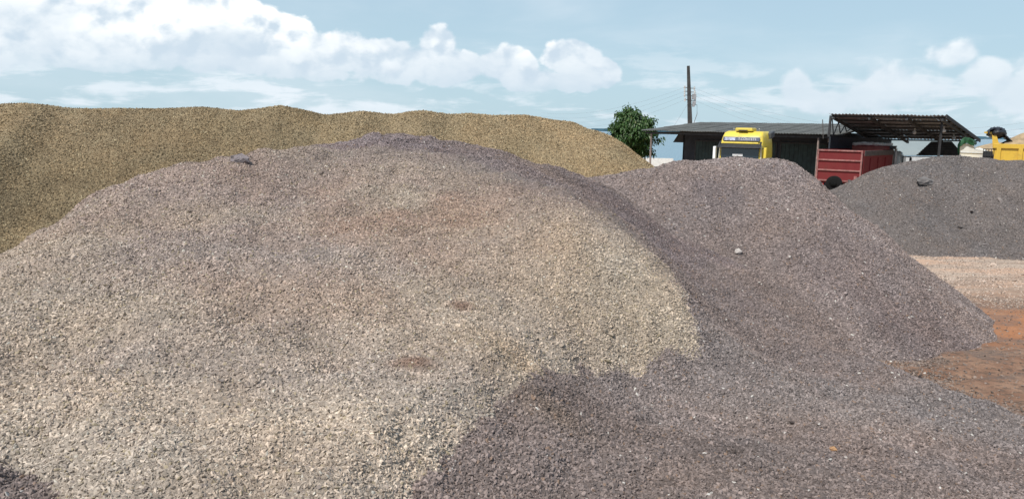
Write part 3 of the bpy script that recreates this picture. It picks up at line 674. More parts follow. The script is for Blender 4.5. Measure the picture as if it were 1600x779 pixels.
# lattice truss on the left end
bt = NL+ZV*-1.25+A*.1
MB().bar(sf(.015, .99)+ZV*-.1, bt+ZV*-.1, .13).build('truss_post', M_beam, shed)
MB().bar(NL+A*-.32+ZV*-.35, bt+A*-.3+ZV*-.2, .05, seg=6).build('cable_conduit', M_conc, shed)
prev = None
for k in range(6):
    v = .96-k*.13; top = sf(.015, v)+ZV*-.2; bot = Vector((sf(.015, v-.05).x, sf(.015, v-.05).y, min(bt.z+.12*k, sf(.015, v-.05).z-.05)))
    MB().bar(top, bot, .05).build('lattice_bar', M_beam, shed)
    if prev is not None: MB().bar(prev, top, .045).build('lattice_bar', M_beam, shed)
    prev = bot
MB().bar(bt, Vector((sf(.015, .25).x, sf(.015, .25).y, sf(.015, .25).z-.2)), .09).build('bottom_chord', M_beam, shed)
for (u, v, s) in ((.95, .93, .10), (.93, .05, .11)):
    c = sf(u, v); MB().bar((c.x, c.y, -.05), (c.x, c.y, c.z-.15), s).build('post', M_beam, shed)
for (u, v) in ((.90, .72), (.90, .44), (.62, .62)):
    c = sf(u, v)+ZV*-.38; MB().lathe([(.04, .2), (.05, .05), (.11, 0), (.10, -.12), (.03, -.16)], c, 'Z', 10).build('lamp_holder', material('lamp_grey', (.5, .5, .5), .5), shed)
# side wall and slatted end wall
s0 = Vector((NL.x, NL.y, 0))+B*.6; s1 = Vector((FL.x, FL.y, 0))
MB().prism([s0, s1+A*1.2, s1+A*1.2+ZV*3.72, s0+ZV*3.82], A*.10+B*-.02).build('side_wall', M_dark, shed)
M_slat = material('grey_brown_slats', (.085, .08, .078), .9, var=.3, vscale=4)
def ew(px, py, off=0.0): return P(px, py, 53-(px-1433)/72*2+off)
nz_ = 8
for k in range(nz_):
    ya = 221.5+k*2.75; yb = ya+2.1
    lx = lambda y: 1455-(y-221)/20*22; rx = lambda y: min(1500, 1487+(y-221)*.87)
    MB().prism([ew(lx(yb), yb), ew(rx(yb), yb), ew(rx(ya), ya), ew(lx(ya), ya)], (-.02, -.06, 0)).build('slat', M_slat, shed)
MB().prism([ew(1433, 243, .02), ew(1500, 243, .02), ew(1500, 236, .02), ew(1487, 221, .02), ew(1455, 221, .02)], (.03, .08, 0)).build('end_wall', M_dark, shed)
# --- pale sheet roof glimpsed through the shed
pale_m = material('galvanised_sheet', (.24, .275, .275), .6, .0, var=.06, vscale=.8, dirt=(.20, .225, .22), dscale=.8, damt=.4)
ph = empty('low_annex', 'low annex with a pale galvanised sheet roof glimpsed through the open shed', 'annex', (0, 0, 0))
r0, r1, r2, r3 = P(1388, 242.5, 58), P(1510, 243, 55), P(1512, 220, 59.5), P(1362, 218, 63)
for k in range(5):
    g = lambda u, v: r0.lerp(r1, u).lerp(r3.lerp(r2, u), v)
    u0, u1 = k/5, (k+1)/5+.01
    corr_sheet(g(u0, 0)+ZV*.006*(k % 2), g(u1, 0)+ZV*.006*(k % 2), g(u1, 1)+ZV*.006*(k % 2), g(u0, 1)+ZV*.006*(k % 2), ph, pale_m, pitch=.25, amp=.006)
MB().prism([Vector((r0.x, r0.y+.1, 0)), Vector((r1.x, r1.y+.1, 0)), Vector((r1.x, r1.y+.1, r1.z-.06)), Vector((r0.x, r0.y+.1, r0.z-.06))], (0, .12, 0)).build('wall', material('whitewash', (.55, .56, .57), .9, var=.1), ph)

# --- low white wall far left of the hut
g0 = P(945, 245.5, 80); g1 = P(1052, 247.5, 74)
lw = MB(); dvv = (g1-g0); dvv.z = 0
lw.prism([Vector((g0.x, g0.y, -.1)), Vector((g1.x, g1.y, -.1)), Vector((g1.x, g1.y, g1.z)), Vector((g0.x, g0.y, g0.z))], (0, .18, 0))
tag(lw.build('boundary_wall', material('chalky_white_paint', (.62, .62, .60), .9, var=.12, dirt=(.35, .3, .27), dscale=1.5)), 'low whitewashed wall beyond the tree, left of the hut', 'wall')

# ------------------------------------------------------------------ tree
def leaf_tree(loc, rx, rz, base_z, nleaf, name, label):
    t = empty(name, label, 'tree', loc)
    tr = MB(); top = base_z+rz*1.2
    tr.tube([(0, 0, -.1), (.05, .02, 1.0), (-.05, 0, 1.8), (.05, .05, top)], [.26, .2, .17, .07], 8)
    for k in range(9):
        a = k*2.4; r = rx*random.uniform(.5, .8); z0 = random.uniform(1.3, 2.6)
        tr.tube([(0, 0, z0), (r*.4*math.cos(a), r*.4*math.sin(a), z0+.9), (r*math.cos(a), r*math.sin(a), z0+random.uniform(1.3, 2.4))], [.09, .06, .03], 5)
    tr.build('trunk', material('bark', (.10, .075, .055), .95, var=.3), t)
    bm = bmesh.new(); c0 = base_z+rz
    cl = []
    while len(cl) < 170:                         # drooping leaf clusters over an uneven crown
        d = Vector((random.gauss(0, 1), random.gauss(0, 1), random.gauss(0, 1))).normalized()
        k = 1+.36*mnoise.noise(d*2.6+Vector((3, 1, 5)))*1.6; r = random.uniform(.45, 1)**.5*k
        p = Vector((d.x*rx*r, d.y*rx*r, c0+d.z*rz*r))
        if p.z < base_z-.1: continue
        if p.z > c0 and abs(p.x/rx) > .95: continue
        cl.append((p, d, r))
    for (p, d, r) in cl:
        n = nleaf//190
        R0 = random.uniform(.24, .44)
        for i in range(n):
            q = Vector((random.gauss(0, 1), random.gauss(0, 1), random.gauss(0, .8)))*R0*.55
            a = math.atan2(q.y, q.x)+random.uniform(-.6, .6); o = p+q
            L = random.uniform(.20, .34); wd = L*random.uniform(.2, .28); dr = random.uniform(.2, 1.3)
            dirv = Vector((math.cos(a)*math.cos(dr), math.sin(a)*math.cos(dr), -math.sin(dr)))
            sv = dirv.cross(Vector((random.uniform(-.4, .4), random.uniform(-.4, .4), 1))).normalized()*wd
            mid = o+dirv*L*.5+Vector((0, 0, .03)); end = o+dirv*L-Vector((0, 0, .05))
            v = [bm.verts.new(x) for x in (o, mid+sv, end, mid-sv)]; bm.faces.new(v)
    me = bpy.data.meshes.new('crown'); bm.to_mesh(me); bm.free()
    m = bpy.data.materials.new('mango_leaves'); m.use_nodes = True; nn = NT(m.node_tree); b = m.node_tree.nodes['Principled BSDF']
    g = nn.node('ShaderNodeNewGeometry'); rnd = g.outputs['Random Per Island']
    c = nn.mix(rnd, (.022, .058, .016), (.075, .145, .038)); c = nn.mix(nn.math('MULTIPLY', nn.math('GREATER_THAN', rnd, .955), .7), c, (.14, .15, .05))
    nn.l.new(c, b.inputs['Base Color']); b.inputs['Roughness'].default_value = .45; b.inputs['Specular IOR Level'].default_value = .4
    tl = nn.node('ShaderNodeBsdfTranslucent'); nn.l.new(nn.mix(.5, c, (.08, .16, .03)), tl.inputs[0]); ms = nn.node('ShaderNodeMixShader'); ms.inputs[0].default_value = .22
    nn.l.new(b.outputs[0], ms.inputs[1]); nn.l.new(tl.outputs[0], ms.inputs[2]); nn.l.new(ms.outputs[0], m.node_tree.nodes['Material Output'].inputs[0])
    link('crown', me, m, t)
tp = P(990, 208, 67)
leaf_tree((tp.x, tp.y, 0), 2.0, 1.85, tp.z-1.95, 15000, 'mango_tree', 'dense dark green mango tree between the tan heap and the hut')

# ------------------------------------------------------------------ utility pole and cables
pt = P(1075.5, 103, 74); pb = P(1079, 225, 74)
dirp = (pb-pt).normalized(); pbase = pt+dirp*((pt.z+.2)/-dirp.z)
pole = empty('utility_pole', 'tall dark concrete utility pole rising behind the hut roof', 'utility pole', (0, 0, 0))
MB().bar(pbase, pt, .60, .48, 4, .27).build('shaft', material('dark_pole_concrete', (.055, .052, .05), .95, var=.3, vscale=3, dirt=(.03, .028, .026), dscale=2), pole)
at_ = lambda z: pt+dirp*((pt.z-z)/-dirp.z)
M_iron = material('rusted_iron', (.12, .09, .08), .8, var=.3); M_cer = material('insulator_grey', (.55, .54, .52), .4)
ins = []
for k, (py, dx) in enumerate(((137, -.30), (143, -.30), (149, -.32), (156, -.30), (138, .34), (144, .36), (150, .36), (157, .36))):
    c = P(1077, py, 74); q = at_(c.z)
    br = MB().bar(q, q+Vector((dx*1.35, -.1, 0)), .06).build('bracket', M_iron, pole)
    MB().lathe([(.03, -.16), (.09, -.12), (.05, -.06), (.10, 0), (.05, .06), (.09, .12), (.03, .16)], q+Vector((dx*1.4, -.1, 0)), 'Z', 10).build('insulator', M_cer, br)
    ins.append(q+Vector((dx*1.4, -.1, 0)))
for (py, sx, sz, dx) in ((151, .34, .5, .42), (161, .28, .32, .40), (165, .2, .2, .34)):
    q = at_(P(1077, py, 74).z); MB().box(q+Vector((dx, -.15, 0)), (sx, .3, sz), None, .03).build('junction_box', material('galvanised', (.33, .33, .34), .5, var=.2), pole)
q = at_(P(1077, 164, 74).z); MB().tube([q, q+Vector((.7, 0, .02)), q+Vector((.75, 0, -.8)), q+Vector((.45, 0, -1.8)), q+Vector((.2, 0, -3))], .025).build('drop_cable', M_iron, pole)
M_wire = material('cable_grey', (.22, .23, .25), .7)
def cable(a, b_, sag, label, r=.006, group=None):
    pts = [a.lerp(b_, t/28)-ZV*sag*4*(t/28)*(1-t/28) for t in range(29)]
    tag(MB().tube(pts, r, 5).build('power_cable', M_wire), label, 'cable', group)
lab = ['topmost', 'second from top', 'third from top', 'lowest']
for k in range(4):
    cable(ins[k], P(845, 176+k*5, 112), 1.0+.15*k, lab[k]+' of the thin cables running left from the pole', group='cables left of the pole')
    cable(ins[4+k], P(1720, 170+k*8.5, 62), 2.6+.1*k, lab[k]+' of the thin cables running right from the pole', group='cables right of the pole')
cable(at_(P(1077, 158, 74).z), P(1015, 250, 71), .2, 'steep guy wire from the pole down behind the hut roof', .010)

# ------------------------------------------------------------------ trucks
def painted(name, c, **k): return material(name, c, .38, var=.06, vscale=2, dirt=tuple(x*.6+.012 for x in c), dscale=2.2, damt=.5, coat=.3, **k)
M_yel = material('yellow_paint', (.68, .52, .06), .42, var=.08, vscale=2, dirt=(.42, .34, .10), dscale=2.4, damt=.55, coat=.15); M_yel2 = painted('ochre_yellow_paint', (.62, .40, .05)); M_red = material('faded_red_paint', (.165, .027, .029), .75, var=.12, vscale=2, dirt=(.13, .035, .032), dscale=2, damt=.7, spec=.15); M_redl = material('worn_red_edge', (.27, .12, .11), .7, var=.3, dirt=(.25, .05, .05), dscale=4)
M_blk = material('black_plastic', (.02, .02, .022), .55, var=.2); M_rub = material('tyre_rubber', (.018, .018, .018), .9, var=.2, dirt=(.12, .09, .07), dscale=3, damt=.6)
M_wht = material('white_paint', (.80, .82, .82), .5, var=.04, dirt=(.6, .6, .58), dscale=1.5, damt=.3); M_gls = material('dark_glass', (.012, .02, .028), .08, var=.1, spec=.7); M_steel = material('steel_rim', (.4, .4, .4), .45, .6)
M_chas = material('chassis_black', (.03, .028, .027), .8, var=.3)
def wheel(parent, x, y, r=.5, w=.3, dual=False):
    W_ = MB().lathe([(r*.56, -w/2), (r*.92, -w/2), (r, -w*.36), (r, w*.36), (r*.92, w/2), (r*.56, w/2)], (x, y, r), 'X', 28).build('wheel', M_rub, parent, True)
    MB().lathe([(r*.55, -w*.42), (r*.5, -w*.2), (r*.18, -w*.15), (r*.18, w*.15), (r*.5, w*.2), (r*.55, w*.42)], (x, y, r), 'X', 20).build('rim', M_steel, W_, True)

# local frame of a truck: x across, +y forward, origin on the ground
def cab(parent, cx, yf, width, z0, z1, length, paint, high=True):
    """rounded cab shell, front at y = yf"""
    secs = [(z0, 0, 1.0, 0), (z0+.5, 0, 1.0, 0), (z0+1.25, .0, 1.0, 0), (z1-1.15, .05, .99, 0), (z1-.72, .14, .97, .02), (z1-.35, .26, .93, .06), (z1-.10, .42, .88, .12), (z1, .75, .80, .25)]
    bm = bmesh.new(); rings = []
    for (z, fo, ws, bo) in secs:
        hw = width/2*ws; y1 = yf-fo; y0 = yf-length+bo; rc = .16; ring = []
        for (sx, sy, a0) in ((1, 1, 0), (-1, 1, 90), (-1, -1, 180), (1, -1, 270)):
            ccx = sx*(hw-rc); ccy = (y1-rc if sy > 0 else y0+rc)
            for t in range(5):
                a = R(a0+t*22.5); ring.append(bm.verts.new((cx+ccx+rc*math.cos(a), ccy+rc*math.sin(a), z)))
        rings.append(ring)
    for a, b_ in zip(rings, rings[1:]):
        for k in range(20): bm.faces.new((a[k], a[(k+1) % 20], b_[(k+1) % 20], b_[k]))
    bm.faces.new(rings[0][::-1]); bm.faces.new(rings[-1]); bmesh.ops.recalc_face_normals(bm, faces=bm.faces[:])
    me = bpy.data.meshes.new('cab_shell'); bm.to_mesh(me); bm.free(); me.polygons.foreach_set('use_smooth', [True]*len(me.polygons))
    return link('cab_shell', me, paint, parent)
def text(parent, s, size, loc, mat, rot):
    cu = bpy.data.curves.new('lettering', 'FONT'); cu.body = s; cu.size = size; cu.extrude = .004; cu.align_x = 'CENTER'; cu.align_y = 'CENTER'
    o = bpy.data.objects.new('lettering', cu); col.objects.link(o); cu.materials.append(mat); o.parent = parent; o.location = loc; o.rotation_euler = rot; return o

# yellow cab: its nose points at the viewer's left
fl = P(1122, 230, 45); fl.z = 0
yc = empty('yellow_truck', 'yellow high roofed truck cab facing the camera in front of the dark hut', 'truck', fl+A*1.25+B*1.1, -PHI+math.pi)
# local: +y forward (towards viewer), x to viewer's left
yf = 1.1; zt_ = 4.02; wd = 2.46
cab(yc, 0, yf, wd, 1.0, zt_, 2.25, M_yel)
hp = MB(); hp.box((0, yf-.135, 3.57), (2.06, .10, .24), Matrix.Rotation(R(14), 3, 'X'), .03); sg = hp.build('header_panel', material('tinted_panel', (.10, .11, .15), .25, var=.3, vscale=1.5), yc)
text(sg, 'T.CONTETS', .19, (-.34, yf-.075, 3.575), material('panel_lettering', (.62, .60, .58), .6), (R(90-14), 0, math.pi))
MB().box((.62, yf-.078, 3.57), (.60, .012, .17), Matrix.Rotation(R(14), 3, 'X'), .003).build('panel_inlay', material('pale_blue_inlay', (.36, .38, .50), .4, var=.5, vscale=9), sg)
MB().box((0, yf-.01, 3.36), (2.0, .10, .09), Matrix.Rotation(R(10), 3, 'X'), .03).build('header_trim', M_yel, yc)
MB().box((0, yf+.16, 3.20), (2.26, .42, .05), Matrix.Rotation(R(-32), 3, 'X'), .02).build('sun_visor', M_blk, yc)
for sx in (1, -1): MB().bar((sx*1.13, yf-.05, 3.42), (sx*1.16, yf+.3, 3.08), .10, seg=8).build('visor_bracket', M_blk, yc)
MB().box((0, yf+.012, 2.62), (2.12, .05, .92), Matrix.Rotation(R(3), 3, 'X'), .02).build('windscreen', M_gls, yc)
MB().box((.10, yf+.05, 2.70), (.58, .015, .12), None, .004).build('paper_notice', M_wht, yc)
for sx in (1, -1): MB().box((sx*.3, yf+.06, 2.40), (.75, .02, .03), Matrix.Rotation(R(8*sx), 3, 'Y')).build('wiper', M_blk, yc)
MB().box((0, yf+.02, 1.72), (2.0, .06, .62), None, .03).build('grille', M_blk, yc)
MB().box((0, yf+.08, 1.02), (2.44, .30, .46), None, .08).build('bumper', M_yel, yc)
for sx in (1, -1):
    hl = MB().box((sx*.92, yf+.22, 1.08), (.42, .06, .2), None, .03).build('headlight', material('lamp_glass', (.7, .7, .7), .1), yc)
    mr = MB().box((sx*1.42, yf+.02, 2.78), (.16, .24, .72), None, .05).build('mirror', M_yel if sx < 0 else M_wht, yc)
    MB().bar((sx*1.22, yf-.08, 3.06), (sx*1.42, yf+.02, 3.10), .05, seg=6).build('mirror_arm', M_blk, mr)
    MB().bar((sx*1.20, yf-.02, 2.0), (sx*1.14, yf-.06, 3.28), .07, seg=6).build('windscreen_pillar', material('cream_pillar', (.66, .62, .48), .5), yc)
    MB().box((sx*1.235, yf-.60, 2.62), (.03, .72, .72), None, .01).build('side_window', M_gls, yc)
    MB().box((sx*1.18, -.72, 3.84), (.20, .72, .36), Matrix.Rotation(R(-10), 3, 'X'), .07).build('side_deflector', material('grey_plastic', (.07, .075, .08), .6), yc)
    MB().box((sx*1.16, yf-.55, 1.0), (.3, .9, .2), None, .05).build('step', M_blk, yc); wheel(yc, sx*1.05, yf-.95)
    wheel(yc, sx*.98, -3.0, .5, .5)
ac = MB().box((-.02, .28, 4.10), (.98, .85, .20), None, .07).build('roof_air_unit', M_yel, yc)
MB().box((0, .75, 4.05), (.5, .1, .06), None, .02).build('air_grille', M_blk, ac)
for x_ in (.72, -.72): MB().bar((x_, .1, 3.98), (x_, .1, 4.14), .035, seg=6).lathe([(.02, 0), (.05, .02), (.02, .06)], (x_, .1, 4.12), 'Z', 8).build('roof_marker', M_steel, yc)
MB().bar((-.35, -.6, .85), (-.35, -4.2, .85), .2).bar((.35, -.6, .85), (.35, -4.2, .85), .2).build('chassis', M_chas, yc)

# red tipper, rear towards the viewer
PR = R(38); Ar = Vector((math.cos(PR), -math.sin(PR), 0)); Br = Vector((math.sin(PR), math.cos(PR), 0))
rl = P(1277, 250, 45); rl.z = 0
rt_ = empty('red_tipper_truck', 'red tipper truck with its ribbed tailgate towards the camera between two heaps', 'truck', rl+Ar*1.22, -PR)
hw = 1.22; L = 6.6; z0, z1 = 1.32, 3.10
tg = MB().box((0, -.02, (z0+z1)/2), (2*hw-.06, .06, z1-z0-.05), None, .01).build('tailgate', M_red, rt_)
for z_ in (z1-.05, 2.52, 1.96, z0+.06): MB().box((0, -.085, z_), (2*hw-.10, .075, .085), None, .02).build('tailgate_rib', M_redl, tg)
for sx in (1, -1): MB().box((sx*(hw-.05), -.07, (z0+z1)/2), (.09, .09, z1-z0), None, .02).build('corner_post', M_redl, rt_)
MB().box((.95, -.15, 1.56), (.16, .1, .26), None, .02).build('latch', M_redl, tg)
for sx in (1, -1):
    s = MB().box((sx*hw, L/2+.03, (z0+z1)/2), (.06, L-.1, z1-z0), None, .01).build('side_panel', M_red, rt_)
    MB().box((sx*(hw+.05), L/2+.03, z1-.16), (.06, L-.1, .30), None, .02).build('top_rail', material('dirty_dark_rail', (.07, .055, .05), .9, var=.3), s)
    for k in range(3): MB().box((sx*(hw+.05), 1.4+k*(L-1.6)/3, (z0+z1)/2-.2), (.07, .10, z1-z0-.45), None, .01).build('side_rib', M_red, s)
MB().box((0, L/2, z0-.03), (2*hw+.04, L, .10)).build('bed_floor', M_red, rt_)
hb = MB().box((0, L+.02, (z0+3.26)/2), (2*hw+.04, .08, 3.26-z0), None, .01).build('headboard', material('dusty_red', (.30, .085, .07), .7, var=.15, dirt=(.2, .13, .1), dscale=2), rt_)
MB().box((0, L+.4, 3.29), (2*hw+.1, .85, .06), None, .02).build('cab_guard', M_red, rt_)
MB().box((hw+.02, L-.12, 3.22), (.34, .34, .2), None, .04).build('tarp_bracket', M_blk, rt_)
bags = MB(); 
for k in range(9): bags.lathe([(.02, -.2), (.10, -.15), (.12+random.uniform(-.02, .02), 0), (.10, .15), (.02, .2)], (-1.0+k*.25, L+.05+random.uniform(-.04, .04), 3.40+random.uniform(-.03, .03)), 'X', 10)
tag(bags.build('tarpaulin_roll', material('dirty_white_canvas', (.62, .60, .56), .9, var=.15, vscale=8), None, True), 'rolled dirty white tarpaulin lying on the red tipper headboard', 'tarpaulin')
bpy.data.objects['tarpaulin_roll'].matrix_world = Matrix.Translation(rt_.location) @ Matrix.Rotation(-PR, 4, 'Z')
M_cabg = painted('pale_grey_paint', (.42, .43, .42))
cab(rt_, .22, L+2.75, 2.5, .9, 3.0, 1.75, M_cabg)
for sx in (1, -1):
    MB().box((.22+sx*1.26, L+2.1, 2.4), (.03, .7, .6), None, .01).build('side_window', M_gls, rt_)
    mr = MB().box((.2+sx*1.55, L+2.5, 2.35), (.12, .22, .5), None, .04).build('mirror', M_blk, rt_); MB().bar((.2+sx*1.2, L+2.5, 2.62), (.2+sx*1.55, L+2.5, 2.62), .04, seg=6).build('mirror_arm', M_blk, mr)
    for y_ in (.9, 2.2): wheel(rt_, sx*.98, y_, .5, .5)
    wheel(rt_, sx*1.05, L+1.6)
    MB().box((sx*.35, L/2+1, .95), (.1, L+3, .24)).build('chassis_rail', M_chas, rt_)
    MB().box((sx*.95, .22, .75), (.5, .03, .6)).build('mudflap', M_rub, rt_)
    MB().box((sx*.9, -.05, 1.14), (.3, .06, .12), None, .02).build('tail_light', material('red_lens', (.5, .02, .02), .3), rt_)
MB().box((0, -.05, .98), (2.2, .12, .16), None, .02).build('rear_bumper', M_chas, rt_)
MB().bar((hw+.1, L+.35, .9), (hw+.1, L+.35, 3.15), .16, seg=10).build('exhaust_stack', material('grey_steel', (.35, .35, .36), .5, .3), rt_)
# black tyre on the ground behind the tipper
ty = hit(1304, 283, centre_h, 12, 22); 
tb = P(1303, 287, 41.0)
M_trub = material('black_rubber', (.008, .008, .008), .95, spec=.2)
tyr = MB().lathe([(.20, -.12), (.37, -.12), (.41, -.07), (.41, .07), (.37, .12), (.20, .12), (.20, -.12)], (0, 0, 0), 'Y', 28).build('tyre', M_trub, None, True)
tyr.location = (tb.x, tb.y, tb.z); tyr.rotation_euler = (0, 0, -PR); tag(tyr, 'black tyre standing upright on a block below the red tailgate', 'tyre')
blk = MB().box((tb.x, tb.y, (tb.z-.41)/2), (.7, .5, max(.1, tb.z-.41)), None, .03).build('timber_block', M_beam); tag(blk, 'dark timber block carrying the tyre behind the red tipper', 'block')

# yellow tipper at the right edge, side on
o_ = P(1556, 240, 45); o_.z = 0
TR = R(31); At = Vector((math.cos(TR), -math.sin(TR), 0)); Bt = Vector((math.sin(TR), math.cos(TR), 0))
yt = empty('yellow_tipper_truck', 'yellow tipper truck body heaped with tan sand, cut off by the right edge', 'truck', o_, -TR)
# local x to the right = towards its rear; the cab is at negative x
zr = P(1556, 224.5, 45).z; zbt = 2.25; Lb = 5.6; wb = 2.4
sp = MB().box((Lb/2, 0, (zr+zbt)/2), (Lb, .06, zr-zbt), None, .01).build('side_panel', M_yel2, yt)
MB().box((Lb/2-.05, -.06, zr-.12), (Lb+.25, .14, .25), None, .02).build('top_rail', M_yel2, sp)
MB().box((Lb/2, -.055, zbt+.10), (Lb, .11, .12), None, .02).build('bottom_rail', M_yel2, sp)
for k in range(5): MB().box((.12+k*1.05, -.07, (zr+zbt)/2-.05), (.22, .12, zr-zbt-.35), None, .02).build('side_rib', M_yel2, sp)
MB().box((Lb/2, wb, (zr+zbt)/2), (Lb, .06, zr-zbt), None, .01).build('side_panel', M_yel2, yt)
MB().box((Lb/2, wb/2, zbt), (Lb, wb, .12)).build('bed_floor', M_yel2, yt)
MB().box((Lb-.03, wb/2, (zr+zbt)/2), (.08, wb, zr-zbt)).build('tailgate', M_yel2, yt)
zh = P(1548, 206.5, 45).z
MB().prism([(-.02, -.03, zbt), (.10, -.03, zbt), (.10, -.03, zr), (-.12, -.03, zh), (-.30, -.03, zh), (-.22, -.03, zr)], (0, wb+.06, 0)).build('headboard', M_yel2, yt)
MB().prism([(-.68, -.03, zh-.06), (-.12, -.03, zh-.16), (-.12, -.03, zh), (-.68, -.03, zh+.03)], (0, wb+.06, 0)).build('cab_guard', M_yel2, yt)
cab(yt, -1.5, 2.35, 1.9, .9, 2.7, 2.3, M_yel2)
gr = MB()
for k in range(5): gr.bar((-.62+k*.13, -.02, 2.3), (-.62+k*.13, -.02, 3.30), .035)
for z_ in (2.6, 2.95, 3.30): gr.bar((-.64, -.02, z_), (-.08, -.02, z_), .04)
gr.box((-.36, .2, 2.75), (.5, .3, .85), None, .03); gr.build('black_rack', M_blk, yt)
for x_ in (1.6, 3.0, -2.2, 4.3):
    for y_ in (.15, wb-.15):
        W_ = MB().lathe([(.28, -.15), (.46, -.15), (.5, -.1), (.5, .1), (.46, .15), (.28, .15)], (x_, y_, .5), 'Y', 24).build('wheel', M_rub, yt, True)
        MB().lathe([(.275, -.12), (.1, -.06), (.1, .06), (.275, .12)], (x_, y_, .5), 'Y', 16).build('rim', M_steel, W_, True)
MB().box((1.2, .8, .95), (8.4, .1, .24)).box((1.2, 1.6, .95), (8.4, .1, .24)).box((2.8, 1.2, 1.6), (4.5, .9, .9)).build('chassis', M_chas, yt)
# load of sand
ld = ridge([(1.35, 1.2, P(1591, 207, 46.2).z), (4.2, 1.2, P(1591, 207, 46.2).z-.1)], .62, .18, 55, .1, 1, .03, .4)
lxs = np.arange(.2, Lb-.1, .07); lys = np.arange(.04, wb-.04, .07); LX, LY = np.meshgrid(lxs, lys)
lz = np.maximum(ld(LX, LY), zr-.25); lm, _ = grid_mesh('sand_load', lxs, lys, lz)
M_sand = material('tan_sand', (.34, .25, .15), .95, var=.25, vscale=3, bump=.8, bscale=12)
sl = tag(link('sand_load', lm, M_sand), 'tan sand heaped in the yellow tipper body', 'sand'); sl.location = o_; sl.rotation_euler = (0, 0, -TR)
# far tan heap
pk = P(1563, 222, 64)
fh = ridge([(pk.x, 64, pk.z), (pk.x+9, 64.5, pk.z+.5)], .55, .8, 56, .3, 3, .06, 1.0)
fxs = np.arange(pk.x-9, pk.x+16, .3); fys = np.arange(56, 73, .3); FX, FY = np.meshgrid(fxs, fys); FZ = fh(FX, FY); fmm, _ = grid_mesh('sand_pile', fxs, fys, FZ, FZ > -.2)
tag(link('sand_pile', fmm, M_sand), 'distant tan sand heap behind the yellow tipper', 'sand pile')

def crumple(name, pts, mat, label, cat, thick=.03, seed=3, amp=.06, res=18):
    """crumpled cloth draped over a row of cross-sections; pts: list of rows of 3-D points"""
    bm = bmesh.new(); R_ = len(pts); C_ = len(pts[0]); g = []
    def cr(a, t):
        t = t*(len(a)-1); i = min(int(t), len(a)-2); f = t-i; f = f*f*(3-2*f) if False else f
        return a[i].lerp(a[i+1], f)
    for i in range(res+1):
        row = [cr([Vector(p) for p in r], i/res) for r in pts]
        out = []
        for j in range(res+1):
            p = cr(row, j/res); out.append(p+Vector((0, 0, 1))*amp*mnoise.noise(p*3.1+Vector((seed, 0, 0)))+amp*.7*mnoise.noise_vector(p*6+Vector((seed, 4, 0))))
        g.append([bm.verts.new(p) for p in out])
    for i in range(res):
        for j in range(res): bm.faces.new((g[i][j], g[i+1][j], g[i+1][j+1], g[i][j+1]))
    bmesh.ops.recalc_face_normals(bm, faces=bm.faces[:]); bmesh.ops.solidify(bm, geom=bm.faces[:], thickness=thick)
    me = bpy.data.meshes.new(name); bm.to_mesh(me); bm.free(); me.polygons.foreach_set('use_smooth', [True]*len(me.polygons))
    o = link(name, me, mat); tag(o, label, cat); return o
def Q(px, py, dy=0): return P(px, py, 45)+Bt*dy
M_tarp = material('black_tarpaulin', (.016, .017, .022), .5, var=.3, vscale=6)
crumple('tarpaulin', [[Q(1543, 210, -.1), Q(1545, 203, -.12), Q(1552, 199.5, .1), Q(1562, 199.5, .1), Q(1569, 204, .1), Q(1573, 212, .0), Q(1584, 222, -.05)],
                      [Q(1545, 211, 1.2), Q(1546, 204, 1.2), Q(1553, 200, 1.2), Q(1562, 200, 1.2), Q(1568, 205, 1.2), Q(1571, 213, 1.2), Q(1580, 222, 1.2)],
                      [Q(1545, 211, 2.4), Q(1547, 205, 2.4), Q(1554, 201, 2.4), Q(1562, 201, 2.4), Q(1568, 206, 2.4), Q(1570, 213, 2.4), Q(1578, 222, 2.4)]],
        M_tarp, 'black tarpaulin bundled over the headboard of the yellow tipper', 'tarpaulin', .05, 5, .08, 22)
bun = MB(); bun.bm.free(); bun.bm = bmesh.new()
bmesh.ops.create_icosphere(bun.bm, subdivisions=4, radius=1)
for v in bun.bm.verts:
    v.co = v.co*(1+.10*mnoise.noise(v.co*3)); v.co = Vector((v.co.x*.50, v.co.y*1.0, v.co.z*.33))
    v.co += .05*mnoise.noise_vector(v.co*9)
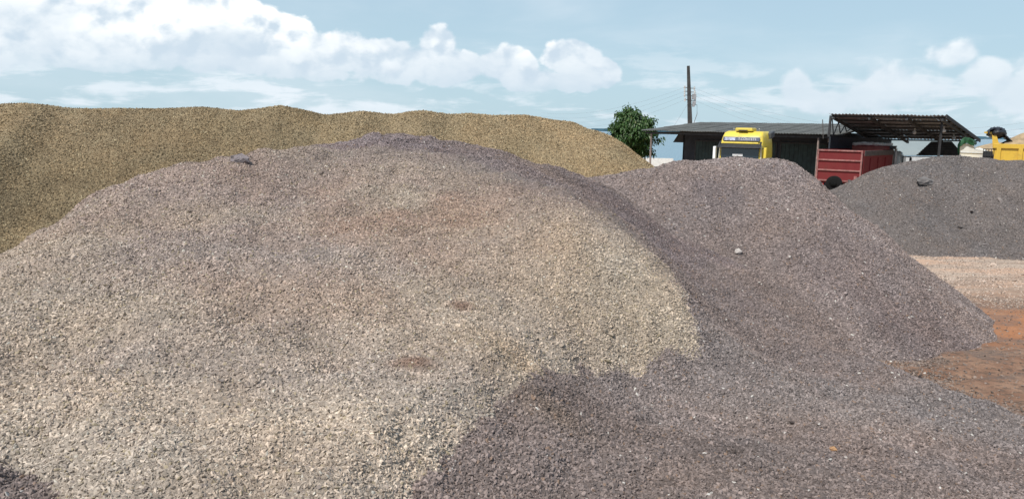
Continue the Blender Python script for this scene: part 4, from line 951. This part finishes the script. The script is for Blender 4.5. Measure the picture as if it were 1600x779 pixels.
bo = bun.build('tarpaulin_bundle', M_tarp, None, True); bo.location = Q(1557, 207.5, .9); bo.rotation_euler = (0, 0, -TR); bo['category'] = 'tarpaulin'; bo['label'] = 'round black roll of tarpaulin topping the yellow tipper headboard'

# white moulded body with the green tarpaulin
wv = empty('white_vehicle', 'white angular vehicle with a low flat bonnet behind the crest of the far right heap', 'vehicle', (0, 0, 0))
V_ = lambda px, py, dy=0: P(px, py, 47)+B*dy
prof = [(1499, 262), (1498, 233), (1502, 224.5), (1519, 225.5), (1523, 234), (1541, 236), (1541.5, 262)]
MB().prism([V_(*q) for q in prof], B*1.9).build('body_shell', M_wht, wv)
MB().prism([V_(1523.5, 233.4, .25), V_(1523.5, 231.5, .25), V_(1528, 231, .25), V_(1538, 234.3, .25), V_(1538, 235.6, .25)], B*1.3).build('bonnet_scoop', M_wht, wv)
MB().prism([V_(1500, 238, -.03), V_(1541, 239.5, -.03), V_(1541, 240.4, -.03), V_(1500, 239, -.03)], (0, .03, 0)).build('side_trim', material('trim_grey', (.4, .4, .4), .6), wv)
for px in (1507, 1533):
    c = V_(px, 262); MB().lathe([(.2, -.1), (.36, -.1), (.36, .1), (.2, .1)], (c.x, 47.0, .36), 'Y', 20).build('wheel', M_rub, wv, True)
M_grn = material('green_tarpaulin', (.012, .075, .03), .7, var=.4, vscale=5)
crumple('green_tarpaulin', [[V_(1498, 243, -.06), V_(1497, 231, -.06), V_(1500, 222, -.06), V_(1507, 217, -.05), V_(1515, 217.5, -.05), V_(1520, 222, -.05), V_(1521, 226, -.03)],
                            [V_(1499.5, 243, -.10), V_(1499.5, 236, -.12), V_(1500, 229, -.12), V_(1505, 225, -.12), V_(1512, 224.5, -.1), V_(1517, 225.5, -.08), V_(1520, 228, -.05)]][::-1]+
        [[V_(1498, 243, 1.7), V_(1497, 230, 1.7), V_(1500, 221, 1.7), V_(1507, 217, 1.7), V_(1515, 218, 1.7), V_(1521, 221, 1.7), V_(1522, 226, 1.7)]],
        M_grn, 'crumpled green tarpaulin thrown over the white vehicle', 'tarpaulin', .04, 9, .07, 20)
